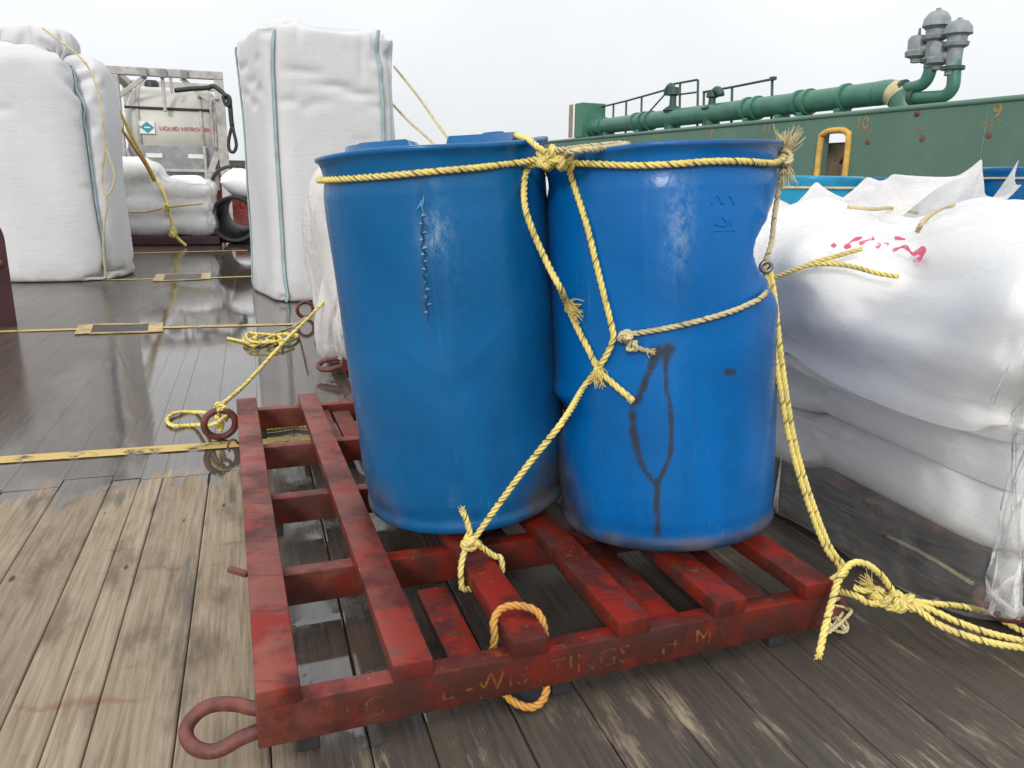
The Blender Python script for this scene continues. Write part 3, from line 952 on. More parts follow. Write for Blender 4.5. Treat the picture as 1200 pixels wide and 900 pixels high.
def deform_right(T, z):
    a = wrap(T - FA_R)
    body = np.clip(z / 0.12, 0, 1) * np.clip((0.935 - z) / 0.12, 0, 1)
    d = soft_noise(T, z, 11, 0.0026) * body
    # the deep crushed-in dent on the right flank
    r0 = 0.2905
    zz = np.array([0.40, 0.49, 0.555, 0.60, 0.635, 0.665, 0.695, 0.72, 0.76, 0.80, 0.835, 0.87, 0.90])
    dp_ = 1.25 * np.array([0.0, 0.002, 0.006, 0.016, 0.036, 0.057, 0.066, 0.060, 0.038, 0.022, 0.010, 0.003, 0.0])
    lim = r0 - np.interp(z + 0.018 * np.sin(5 * a), zz, dp_) * np.clip(1.15 - 0.5 * np.abs(a - 1.35), 0.2, 1.1)
    q = r0 * np.sin(a)
    over = np.where((a > 0.2) & (a < 2.9), np.maximum(q - lim, 0), 0)
    crush = -over * 0.97 / np.maximum(np.sin(a), 0.2)
    d = np.where(over > 0, d * 0.5 + crush, d)
    dz0 = z - 0.735 - 0.10 * (a - 1.45)
    prof = np.where(dz0 > 0, gau(dz0, 0.125), gau(dz0, 0.085))
    d -= 0.012 * prof * gau(a - 1.25, 0.3)
    d += 0.010 * gau(z - 0.585, 0.04) * gau(a - 1.45, 0.35)
    # knuckle at the lower left
    d -= 0.036 * gau(z - 0.30 - 0.08 * (a + 1.25), 0.042) * gau(a + 1.30, 0.40)
    d += 0.010 * gau(z - 0.365, 0.028) * gau(a + 1.1, 0.34)
    # flattened, tilted panel on the front that throws the sky back
    d -= 0.010 * gau(z - 0.55, 0.11) * gau(a - 0.02, 0.30)
    d += 0.004 * gau(z - 0.80, 0.10) * gau(a - 0.05, 0.35)
    # mould seams
    # sharp buckles running out of the crushed flank
    R_a = a * 0.29
    for (pa, pb, am, sg) in (((1.40, 0.715), (0.86, 0.815), 0.012, 0.016), ((1.40, 0.690), (0.80, 0.610), 0.013, 0.015), ((1.42, 0.70), (0.95, 0.705), -0.016, 0.022), ((-1.35, 0.30), (-0.78, 0.345), 0.007, 0.013), ((-1.35, 0.285), (-0.85, 0.235), 0.006, 0.014)):
        A_, B_ = np.array([pa[0] * 0.29, pa[1]]), np.array([pb[0] * 0.29, pb[1]])
        ab = B_ - A_
        t = np.clip(((R_a - A_[0]) * ab[0] + (z - A_[1]) * ab[1]) / (ab @ ab), 0, 1)
        ds = np.hypot(R_a - A_[0] - t * ab[0], z - A_[1] - t * ab[1])
        d += am * np.exp(-(ds / sg) ** 2) * np.clip(1.1 - t, 0, 1)
    for s in (-0.105, 0.165):
        d += 0.0014 * gau(a - s, 0.014) * body
    return d, (0.004 * np.sin(2 * T + 0.4) - 0.017 * np.clip(-np.sin(a), 0, 1)) * np.clip((z - 0.86) / 0.08, 0, 1)
def lid_left(T, r):
    x, y = r * np.cos(T), r * np.sin(T)
    # two raised half-moon pads with a trough between
    c, s = math.cos(FA_L + PI / 2), math.sin(FA_L + PI / 2)
    q = x * c + y * s
    e = np.clip((np.abs(q) - 0.030) / 0.02, 0, 1) * np.clip((0.250 - r) / 0.014, 0, 1)
    e = e * e * (3 - 2 * e)
    return 0.047 * e - 0.004
dl, TL, zL = make_drum('blue_drum', MAT['blueL'], LC, LLEAN, deform_left, lid_left, label='faded blue plastic drum with a jagged vertical crack in its side', group='blue drums on the red pallet')
dr_, TR, zR = make_drum('blue_drum', MAT['blueR'], RC, RLEAN, deform_right, None, label='bright blue plastic drum crushed in at one side with black drip stains', group='blue drums on the red pallet')
def bvh_of(o):
    mw = np.array(o.matrix_world)
    V = np.array([v.co for v in o.data.vertices]) @ mw[:3, :3].T + mw[:3, 3]
    return BVHTree.FromPolygons(V.tolist(), [list(p.vertices) for p in o.data.polygons]), V
bvL, VL = bvh_of(dl)
bvR, VR = bvh_of(dr_)
def cast(bvs, x, y, off=0.0, far=None):
    d = Vector(ray(x, y)).normalized()
    best = None
    for b in bvs:
        h, nrm, i, t = b.ray_cast(Vector(CAM), d)
        if h is not None and (best is None or t < best[1]):
            if nrm.dot(d) > 0: nrm = -nrm
            best = (h + nrm * off, t)
    if best is None or (far is not None and best[0].y > far):
        return P(x, y, far if far is not None else 2.0)
    return np.array(best[0])
def polyline_dist(V, pts):
    pts = np.asarray(pts)
    best = np.full(len(V), 9.0); wid = np.zeros(len(V))
    for a, b in zip(pts[:-1], pts[1:]):
        ab = b[:3] - a[:3]
        t = np.clip(((V - a[:3]) @ ab) / (ab @ ab + 1e-12), 0, 1)
        d = np.linalg.norm(V - (a[:3] + t[:, None] * ab), axis=1)
        wv = a[3] + (b[3] - a[3]) * t
        k = d < best
        best[k] = d[k]; wid[k] = wv[k]
    return best, wid
def marks(o, V, z, drip=None, scuff_glint=None, dirt=None):
    n = len(V)
    C = np.zeros((n, 4)); C[:, 3] = 1
    if drip is not None: C[:, 0] = drip
    C[:, 1] = dirt if dirt is not None else 0  # grime, with painted shade added on the left drum's gap side
    if scuff_glint is not None: C[:, 2] = scuff_glint  # scuff marks and painted highlights share this channel
    at = o.data.attributes.new('marks', 'FLOAT_COLOR', 'POINT')
    at.data.foreach_set('color', C.ravel())
def drips(bv, V, lines):
    m = np.zeros(len(V))
    for ln in lines:
        k_ = 0.42 if max(q[2] for q in ln) <= 3 else 1.0
        pts = []
        for (x, y, wpx) in ln:
            p = cast([bv], x, y)
            pts.append([*p, wpx / FPX * p[1] / 2])
        sp4 = np.array(pts)
        d, wv = polyline_dist(V, sp4)
        m = np.maximum(m, k_ * np.clip(1.15 - 0.62 * d / np.maximum(wv, 1e-4), 0, 1))
    return m
rdrip = drips(bvR, VR, [
    [(770, 412, 16), (764, 428, 9), (756, 448, 9), (750, 465, 8), (741, 478, 9), (741, 500, 10), (746, 525, 11), (752, 545, 8), (762, 560, 6), (769, 568, 7)],
    [(783, 410, 16), (780, 430, 6), (781, 455, 5), (786, 480, 6), (787, 505, 6), (786, 530, 6), (778, 552, 6), (770, 567, 7), (770, 595, 9), (771, 626, 10)],
    [(852, 436, 9), (860, 437, 9)], [(757, 205, 2.5), (758, 290, 2.5), (760, 372, 2.5)], [(808, 196, 3), (811, 260, 3), (813, 330, 3)], [(812, 380, 3), (815, 500, 3)]])
aL, aR = wrap(TL - FA_L).ravel(), wrap(TR - FA_R).ravel()
zl, zr = zL.ravel(), zR.ravel()
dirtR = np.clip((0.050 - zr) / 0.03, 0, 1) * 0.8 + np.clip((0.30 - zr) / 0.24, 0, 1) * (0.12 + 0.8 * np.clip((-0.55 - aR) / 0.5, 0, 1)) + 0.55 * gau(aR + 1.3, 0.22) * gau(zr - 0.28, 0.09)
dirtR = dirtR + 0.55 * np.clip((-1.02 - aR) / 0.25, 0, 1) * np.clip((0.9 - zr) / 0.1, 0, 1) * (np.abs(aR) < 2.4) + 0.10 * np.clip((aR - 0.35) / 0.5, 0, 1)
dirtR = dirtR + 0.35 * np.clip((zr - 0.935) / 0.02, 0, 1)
dirt_shade_L = np.clip((0.22 - zl) / 0.2, 0, 1) * (0.18 + 0.9 * np.clip((aL - 0.35) / 0.5, 0, 1) + 0.45 * np.clip((-0.5 - aL) / 0.4, 0, 1)) + 0.25 * gau(aL + 0.16, 0.05) * gau(zl - 0.62, 0.16) + 0.05 + 0.45 * np.clip((aL - 1.05) / 0.25, 0, 1) * (np.abs(aL) < 2.4)  # foot grime; the gap-side term paints in the shade between the drums
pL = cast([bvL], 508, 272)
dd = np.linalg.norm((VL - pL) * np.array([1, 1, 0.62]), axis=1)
scuff_glint_L = 0.62 * np.exp(-(dd / 0.030) ** 2) + 0.05 * gau(aL - 0.10, 0.15) * gau(zl - 0.70, 0.12)  # pale patch by the crack: part scuff, part painted highlight
marks(dl, VL, zl, np.zeros(len(VL)), scuff_glint_L, dirt_shade_L)
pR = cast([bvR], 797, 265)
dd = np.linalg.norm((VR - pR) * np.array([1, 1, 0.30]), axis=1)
marks(dr_, VR, zr, rdrip, 0.42 * np.exp(-(dd / 0.030) ** 2), np.clip(dirtR, 0, 1))  # the pale streak is a highlight painted on the drum's front
def child_world(m, name, mats, parent, smooth=True):
    inv = np.array(parent.matrix_world.inverted())
    V = np.asarray(m.V) @ inv[:3, :3].T + inv[:3, 3]
    return mk(name, V, m.F, mats, parent, smooth, m.mi)
# the crack: a torn zig-zag slit with curled lips
cr_px = [(494, 236), (497, 243), (493, 252), (496, 262), (494, 272), (497, 281), (494, 290), (499, 298), (495, 306), (500, 315), (496, 323), (501, 331), (498, 339), (502, 348), (499, 356), (502, 366), (501, 377)]
m = MB(); lip = MB()
prev = None
for i, (x, y) in enumerate(cr_px):
    p = cast([bvL], x, y, 0.0012)
    hw = 0.0014 + 0.0030 * random.random() if 2 < i < 15 else 0.0010
    l, r = p - RI * hw, p + RI * hw
    if prev is not None: m.add([prev[0], prev[1], r, l], [(0, 1, 2, 3)])
    prev = (l, r)
    if 1 < i < 16:
        sgn = -1 if i % 2 else 1
        q = p + RI * sgn * (hw + 0.003)
        tip = q + np.array([-sgn * 0.004, -0.0075, 0.004 * random.uniform(-1, 1)])
        s_ = 0.0055 * random.uniform(0.4, 1.0)
        lip.add([q + [sgn * 0.009, 0.0005, 0], q + [0, -0.001, s_], q + [0, -0.001, -s_], tip], [(0, 1, 3), (0, 3, 2), (1, 2, 3)])
for (x0, y0, x1, y1) in ((494, 238, 487, 247), (495, 241, 497, 228), (493, 235, 496, 252)):
    a, b = cast([bvL], x0, y0, 0.001), cast([bvL], x1, y1, 0.003)
    lip.tube(np.linspace(a, b, 4), [0.003, 0.0035, 0.002, 0.0008], 5)
child_world(m, 'crack', MAT['slit'], dl, False)
child_world(lip, 'torn_lip', MAT['lipb'], dl, False)
# bungs on the lid
ma = Matrix.Rotation(0, 3, 'Z')
for s in (-1, 1):
    m = MB()
    t = FA_L + PI / 2
    c = (0.16 * s * math.cos(t), 0.16 * s * math.sin(t), 0.945 + 0.036)
    m.lathe([(0.0, 0.010), (0.026, 0.010), (0.030, 0.006), (0.031, -0.004)], 20, c)
    m.build('bung', MAT['blueL'], dl, True)
# moulded marks on the right drum: chevrons and a small plate of raised lines
em = MB()
def raised(pts, r=0.0016):
    q = [cast([bvR], x, y, 0.0006) for x, y in pts]
    em.tube(spline(q, 0.006), r, 5)
raised([(834, 240), (840, 229), (846, 240)]); raised([(848, 240), (854, 229), (860, 240)])
raised([(838, 264), (845, 254), (852, 264), (838, 264)]); raised([(856, 256), (856, 264)]); raised([(836, 271), (861, 270)])
child_world(em, 'moulded_mark', MAT['blueR'], dr_)

# ================================================================== ROPES
def rope_mesh(pts, r=0.0085, pitch=0.05, closed=False, dark=True, fine=True):
    p = spline(pts, pitch / 9, closed)
    T, U, W = frames(p, closed)
    s = np.concatenate([[0], np.cumsum(np.linalg.norm(np.diff(p, axis=0), axis=1))])
    V, F, mi = [], [], []
    n = 7
    for k in range(3):
        ph = 2 * PI * (s / pitch + k / 3)
        c = p + (0.46 * r) * (np.cos(ph)[:, None] * U + np.sin(ph)[:, None] * W)
        t = np.arange(n) * 2 * PI / n
        a = ph[:, None] + t[None]                       # first face looks outward
        ring = c[:, None, :] + 0.62 * r * (np.cos(a)[..., None] * U[:, None] + np.sin(a)[..., None] * W[:, None])
        b = len(V)
        V += ring.reshape(-1, 3).tolist()
        L = len(p)
        for j in range(L if closed else L - 1):
            j2 = (j + 1) % L
            for q in range(n):
                F.append((b + j * n + q, b + j * n + (q + 1) % n, b + j2 * n + (q + 1) % n, b + j2 * n + q))
                mi.append(1 if (dark and k == 0 and q == 0 and (j // 4) % 3 != 1) else 0)
        if not closed:
            F.append(tuple(b + q for q in range(n - 1, -1, -1))); F.append(tuple(b + (L - 1) * n + q for q in range(n))); mi += [0, 0]
    return V, F, mi
def rope(pts, label, mat='yellow', r=0.0085, group=None, closed=False, dark=True, pitch=0.05):
    V, F, mi = rope_mesh(pts, r, pitch, closed, dark)
    o = mk('rope', V, F, [MAT[mat], MAT['tracer']], None, True, mi)
    return tag(o, label, 'rope', group)
def sub_world(name, V, F, mats, parent, mi=None):
    off = np.array(parent.location)
    return mk(name, np.asarray(V) - off, F, mats, parent, True, mi)
def knot(parent, c, size, mat='yellow', r=0.0085, seed=1, n=2):
    rr = random.Random(seed)
    VV, FF, MM = [], [], []
    for _ in range(n):
        t = np.linspace(0, 2 * PI, 18, endpoint=False)
        q = np.stack([np.sin(t) + 2 * np.sin(2 * t), np.cos(t) - 2 * np.cos(2 * t), -1.3 * np.sin(3 * t)], 1) / 3
        A = np.array(Matrix.Rotation(rr.uniform(0, 6), 3, 'X') @ Matrix.Rotation(rr.uniform(0, 6), 3, 'Z') @ Matrix.Rotation(rr.uniform(0, 6), 3, 'Y'))
        q = (q @ A.T) * size * rr.uniform(0.85, 1.1) + np.asarray(c) + np.array([rr.uniform(-.3, .3) for _ in range(3)]) * size
        V, F, mi = rope_mesh(q, r, 0.05, True)
        b = len(VV)
        VV += V; FF += [tuple(i + b for i in f) for f in F]; MM += mi
    return sub_world('knot', VV, FF, [MAT[mat], MAT['tracer']], parent, MM)
def fray(parent, p, d, ln, spread, n=46, mat='yellow', seed=1, r=0.0011):
    rr = np.random.default_rng(seed)
    p, d = np.asarray(p, float), np.asarray(d, float)
    d = d / np.linalg.norm(d)
    m = MB()
    for _ in range(n):
        e = d + rr.normal(0, spread, 3); e /= np.linalg.norm(e)
        L = ln * rr.uniform(0.55, 1.1)
        mid = p + e * L * 0.5 + rr.normal(0, 0.06, 3) * ln
        pts = spline([p + rr.normal(0, 0.002, 3), mid, p + e * L + rr.normal(0, 0.12, 3) * ln], L / 5)
        m.tube(pts, np.linspace(r * 1.3, r * 0.6, len(pts)), 4, False)
    return sub_world('frayed_end', m.V, m.F, MAT[mat], parent)
B2 = [bvL, bvR]
def onL(x, y, off=0.009): return cast([bvL], x, y, off)
def onR(x, y, off=0.009): return cast([bvR], x, y, off)
def drum_ring(o, a0, a1, z, base, rad=0.292, n=9):
    mw = np.array(o.matrix_world)
    a = np.linspace(a0, a1, n)
    q = np.stack([rad * np.cos(base + a), rad * np.sin(base + a), np.full(n, z)], 1)
    return (q @ mw[:3, :3].T + mw[:3, 3]).tolist()
K1 = cast(B2, 640, 186, 0.016, 1.86)
K1b = cast(B2, 662, 188, 0.014, 1.84)
NE = P(918, 187, 1.98)
# band round both drums under the rims (front lengths, then round the back)
front = [onL(x, y) for x, y in ((374, 211), (400, 209.5), (450, 206), (505, 201), (560, 196), (605, 190.5))] + [K1 - FW * 0.004] + [onR(x, y) for x, y in ((672, 189), (700, 191.5), (745, 193.5), (790, 192), (830, 189), (870, 189), (900, 191.5))]
backR = drum_ring(dr_, 1.75, 3.05, 0.912, FA_R, 0.293)
backL = drum_ring(dl, -3.0, -1.65, 0.906, FA_L, 0.293)
r_top = rope(front + [NE] + backR + backL, 'long yellow rope lashed round both blue drums just under their rims', closed=True, r=0.0078)
knot(r_top, K1, 0.020, seed=3, n=2); knot(r_top, K1b, 0.017, seed=5, n=2); knot(r_top, (K1 + K1b) / 2 + [0, -0.006, 0.004], 0.017, seed=8, n=2)
knot(r_top, NE + [0.004, 0, 0.0], 0.018, 'tan', seed=4, n=2)
fray(r_top, NE + [0.0, 0, 0.018], (0.35, -0.2, 1), 0.055, 0.42, 90, 'tan', 3, 0.0013)
fray(r_top, NE + [0.005, 0, -0.005], (0.1, -0.3, -1), 0.06, 0.22, 40, 'tan', 4, 0.0012)
# lengths lying on the lids
zt = LC[2] + 0.985
lid1 = [P(588, 161, 2.2), P(602, 159, 2.06), P(618, 163, 1.93), P(630, 172, 1.86), K1 + [0, 0, 0.012]]
rope(lid1, 'short yellow rope arching over the rim of the cracked drum into the knot', r=0.0075)
tp = [K1 + [0.005, 0, 0.016], P(672, 174, 1.80), P(700, 171, 1.88), P(724, 168.5, 1.98), P(736, 169.5, 1.95), P(722, 172, 1.86), P(700, 174.5, 1.79), P(672, 177, 1.76), K1b + [0, 0, 0.010]]
rope(tp, 'yellow rope doubled back flat over the rim of the crushed drum', 'tan', r=0.007)
# the long slack loop hanging from the knot down to the frayed ends
c_pts = [K1 + [-0.01, -0.004, -0.006], onL(615, 198), onL(611, 218), cast(B2, 616, 245, 0.010, 1.86), cast(B2, 626, 275, 0.010, 1.85), cast(B2, 641, 308, 0.010, 1.84), cast(B2, 656, 337, 0.010, 1.80), onR(668, 356), onR(680, 384), onR(692, 408), onR(704, 432), onR(722, 450), onR(744, 469)]
rc = rope(c_pts, 'slack yellow rope with ragged ends hanging down the crushed drum', r=0.0082)
fray(rc, onR(668, 354, 0.012), onR(698, 372, 0.03) - onR(668, 354, 0.012), 0.062, 0.16, 60, 'yellow', 8)
fray(rc, onR(703, 424, 0.012), onR(708, 452, 0.02) - onR(703, 424, 0.012), 0.055, 0.18, 50, 'yellow', 9)
fray(rc, onR(738, 462, 0.012), onR(744, 474, 0.014) - onR(738, 462, 0.012), 0.020, 0.22, 36, 'tan', 10)
# taut lashing from the top knot down to the pallet slat
S3 = lambda u, v, z=PZ: padw(0.497 + u, v, z)
kn = P(553, 635, 1.725); kn[2] = max(kn[2], PZ + 0.018)
d_pts = [K1b + [0.004, -0.004, -0.006], onR(675, 215), onR(690, 262), onR(701, 308), onR(711, 350), onR(719, 383, 0.010), onR(720, 398, 0.010), onR(710, 422, 0.014), onR(690, 452, 0.018), P(660, 493, 1.69), P(620, 543, 1.70), P(585, 590, 1.71), kn]
rd = rope(d_pts, 'taut yellow rope running diagonally from drum top to pallet slat', r=0.0078)
knot(rd, kn, 0.017, seed=12, n=3)
vk = 0.33
ua = ((kn - PO)[:2] @ np.array([math.cos(PYAW), math.sin(PYAW)]))
vk = ((kn - PO)[:2] @ np.array([-math.sin(PYAW), math.cos(PYAW)]))
lp = [kn + [-0.012, 0, -0.004], padw(0.486, vk - 0.012, PZ + 0.010), padw(0.484, vk - 0.02, PZ - 0.030), padw(0.49, vk - 0.02, PZ - 0.052), padw(0.54, vk - 0.012, PZ - 0.056), padw(0.586, vk - 0.01, PZ - 0.04), padw(0.590, vk - 0.005, PZ + 0.006), padw(0.572, vk + 0.002, PZ + 0.014), kn + [0.012, 0, -0.004]]
Vr, Fr, mr = rope_mesh(lp, 0.0078)
sub_world('loop', Vr, Fr, [MAT['yellow'], MAT['tracer']], rd, mr)
Vr, Fr, mr = rope_mesh([kn, P(549, 618, 1.72), P(546, 608, 1.72), P(542, 600, 1.715)], 0.0078)
sub_world('loose_end', Vr, Fr, [MAT['yellow'], MAT['tracer']], rd, mr)
fray(rd, P(543, 603, 1.715), (-0.25, 0, 1), 0.02, 0.25, 30, 'yellow', 14)
# rope drawn round the waist of the crushed drum
th = P(896, 312, 1.93)
e_pts = [onR(727, 392, 0.010), onR(745, 390), onR(780, 384), onR(815, 376), onR(850, 366), onR(872, 357), cast([bvR], 889, 346, 0.012, 1.90), P(899, 333, 1.93), th, P(904, 285, 1.97), P(908, 250, 1.985), P(914, 215, 1.985), NE]
re = rope(e_pts, 'pale worn rope drawn round the waist of the crushed drum', 'tan', r=0.0068)
knot(re, onR(736, 395, 0.014), 0.014, 'tan', 0.0065, seed=22, n=2)
knot(re, onR(742, 403, 0.014), 0.012, 'tan', 0.0065, seed=23, n=2)
Vr, Fr, mr = rope_mesh([onR(742, 403, 0.012), onR(752, 408, 0.012), onR(762, 411, 0.012)], 0.006)
sub_world('loose_end', Vr, Fr, [MAT['tan'], MAT['tracer']], re, mr)
fray(re, onR(757, 409, 0.012), onR(768, 413, 0.013) - onR(757, 409, 0.012), 0.022, 0.3, 36, 'tan', 15)
m = MB()
m.tube([th + np.array([0.013 * math.cos(t), -0.012, 0.012 * math.sin(t)]) for t in np.linspace(0, 2 * PI, 24, endpoint=False)], 0.0055, 8, closed=True)
tag(auto_smooth(m.build('thimble', MAT['steel'], None), 60), 'small grey steel ring threaded on the rope beside the dented drum', 'ring')
# doubled rope from the thimble down to the lifting eye on the right
HK = padw(PU + 0.085, 0.095, 0.075)
f1 = [th + [0.004, 0, 0], P(901, 350, 1.925), P(907, 405, 1.915), P(915, 460, 1.90), P(926, 520, 1.89), P(944, 582, 1.875), P(966, 640, 1.86), P(985, 668, 1.85), HK + [0, 0, 0.02], HK + [0.01, -0.01, -0.012]]
rf = rope(f1, 'doubled yellow rope running from steel ring down to the pallet eye', r=0.0075)
f2 = [p + np.array([0.013, -0.004 * math.sin(i), 0.002]) for i, p in enumerate(f1[:-1])] + [HK + [0.022, 0.0, -0.010]]
f2[0] = th + [0.010, -0.004, 0.0]
Vr, Fr, mr = rope_mesh(f2, 0.0075)
sub_world('second_strand', Vr, Fr, [MAT['yellow'], MAT['tracer']], rf, mr)
# tangle of rope ends tied at the eye and led off to the right
KB = P(1050, 704, 1.70)
g = [P(960, 767, 1.50), P(967, 735, 1.545), P(975, 705, 1.585), P(983, 680, 1.62), P(996, 662, 1.66), P(1012, 660, 1.68), P(1030, 672, 1.69), P(1044, 690, 1.70), KB]
rg = rope(g, 'yellow rope end looped over and hanging in front of the pallet eye', r=0.0085)
fray(rg, P(961, 762, 1.505), P(956, 775, 1.49) - P(961, 762, 1.505), 0.02, 0.18, 30, 'yellow', 16)
knot(rg, KB, 0.021, seed=31, n=3); knot(rg, P(1030, 698, 1.71), 0.019, seed=32, n=2); knot(rg, P(1066, 708, 1.69), 0.017, seed=35, n=2)
fray(rg, P(1024, 690, 1.71), (-0.7, 0, 0.7), 0.045, 0.2, 30, 'yellow', 17)
Vr, Fr, mr = rope_mesh([HK + [0.0, 0, 0], P(1003, 698, 1.70), P(1015, 706, 1.70), P(1032, 707, 1.70), KB], 0.008)
sub_world('strand', Vr, Fr, [MAT['yellow'], MAT['tracer']], rg, mr)
Vr, Fr, mr = rope_mesh([P(1000, 688, 1.72), P(1012, 692, 1.71), P(1026, 690, 1.71), P(1036, 694, 1.70)], 0.008)
sub_world('strand', Vr, Fr, [MAT['yellow'], MAT['tracer']], rg, mr)
h1 = [KB, P(1085, 712, 1.68), P(1120, 728, 1.66), P(1160, 742, 1.645), P(1200, 751, 1.635), P(1250, 757, 1.63)]
rope(h1, 'middle one of three yellow ropes led to the right edge from the tangle', r=0.0085)
h2 = [KB + [0, 0, 0.006], P(1090, 707, 1.70), P(1130, 711, 1.74), P(1160, 719, 1.73), P(1180, 730, 1.72), P(1215, 750, 1.70), P(1255, 775, 1.68)]
rope(h2, 'upper yellow rope led from the tangle through the brown pallet eye', r=0.008)
h3 = [KB + [0, -0.01, -0.004], P(1075, 714, 1.66), P(1100, 732, 1.62), P(1135, 746, 1.60), P(1170, 755, 1.59), P(1200, 759, 1.59), P(1250, 762, 1.59)]
rope(h3, 'lowest yellow rope led from the tangle across the deck to the right', r=0.0085)
rope([P(1176, 695, 1.80), P(1188, 684, 1.84), P(1205, 674, 1.88), P(1230, 664, 1.92)], 'short yellow rope rising at the far right from the brown eye', r=0.0085)
# dull tangle under the eye
rt = []
rr = random.Random(5)
for i in range(26): rt.append(padw(PU + 0.03 + rr.uniform(-.03, .05), 0.02 + rr.uniform(-.03, .05), 0.03 + rr.uniform(-.015, .05)))
rope(rt, 'matted dirty rope tangled beneath the corner of the red pallet', 'tan', r=0.0045, dark=False, pitch=0.03)
# orange rope loop round the end of the third slat
q0 = 0.06
lo = [padw(0.480, q0, PZ - 0.02), padw(0.482, q0 + 0.012, PZ + 0.008), padw(0.505, q0 + 0.03, PZ + 0.022), padw(0.540, q0 + 0.03, PZ + 0.024), padw(0.575, q0 + 0.012, PZ + 0.016), padw(0.588, q0 - 0.005, PZ - 0.01), padw(0.590, q0 - 0.02, PZ - 0.08), padw(0.575, q0 - 0.06, 0.028), padw(0.54, q0 - 0.075, 0.012), padw(0.500, q0 - 0.05, 0.022), padw(0.476, q0 - 0.01, 0.06), padw(0.476, q0, PZ - 0.06)]
rope(lo, 'orange rope ring looped round the front end of one red slat', 'orange', closed=True, r=0.0088, dark=False)
# ------- far left: ring rope, coil and the line to the wrapped load
RG = padw(-0.072, 2.03, 0.075) + np.array([0.0, 0, 0.06])
i1 = [RG + [0.0, 0.0, -0.03], RG + [0.005, -0.02, 0.0], RG + [0.012, 0.01, 0.02], P(290, 448, 3.45), P(330, 404, 3.85), P(362, 372, 4.15), P(384, 349, 4.36)]
ri_ = rope(i1, 'taut yellow rope from the pallet ring up to the wrapped load', r=0.0095)
knot(ri_, RG + [0.008, -0.005, 0.008], 0.020, seed=41, n=2)
i2 = [RG + [0.02, 0, -0.05], P(268, 486, 3.12), P(250, 497, 3.05), G(228, 498, 0.012), G(204, 499, 0.012), G(196, 492, 0.012), G(206, 484, 0.012), G(232, 483, 0.012), P(252, 487, 3.10), RG + [-0.01, 0.01, -0.06], RG + [0.0, 0.0, -0.09], RG + [0.02, -0.02, -0.05]]
rope(i2, 'yellow rope loop threaded through the pallet ring onto the deck', r=0.009)
rr = random.Random(9)
co = [G(267, 396, 0.012), G(285, 400, 0.012), G(300, 405, 0.014)]
for i in range(34):
    t = i * 0.95
    cx, cy = 312 + 22 * math.sin(i * 0.33), 396 + rr.uniform(-2, 2)
    co.append(G(cx + rr.uniform(9, 21) * math.cos(t), cy + rr.uniform(3.5, 7) * math.sin(t), 0.012 + 0.0012 * i))
rope(co, 'heap of coiled yellow rope lying on the wet deck', r=0.0095)
rope([G(296, 398, 0.012), G(320, 391, 0.014), G(345, 382, 0.014), P(358, 372, 5.05)], 'dull thin line trailing on the deck beside the coiled yellow rope', 'tan', r=0.007)
rope([G(305, 505, 0.012), G(325, 503, 0.012), G(345, 500, 0.012), G(362, 501, 0.012), G(380, 499, 0.012)], 'piece of yellow rope lying on deck seen between the pallet slats', r=0.010)

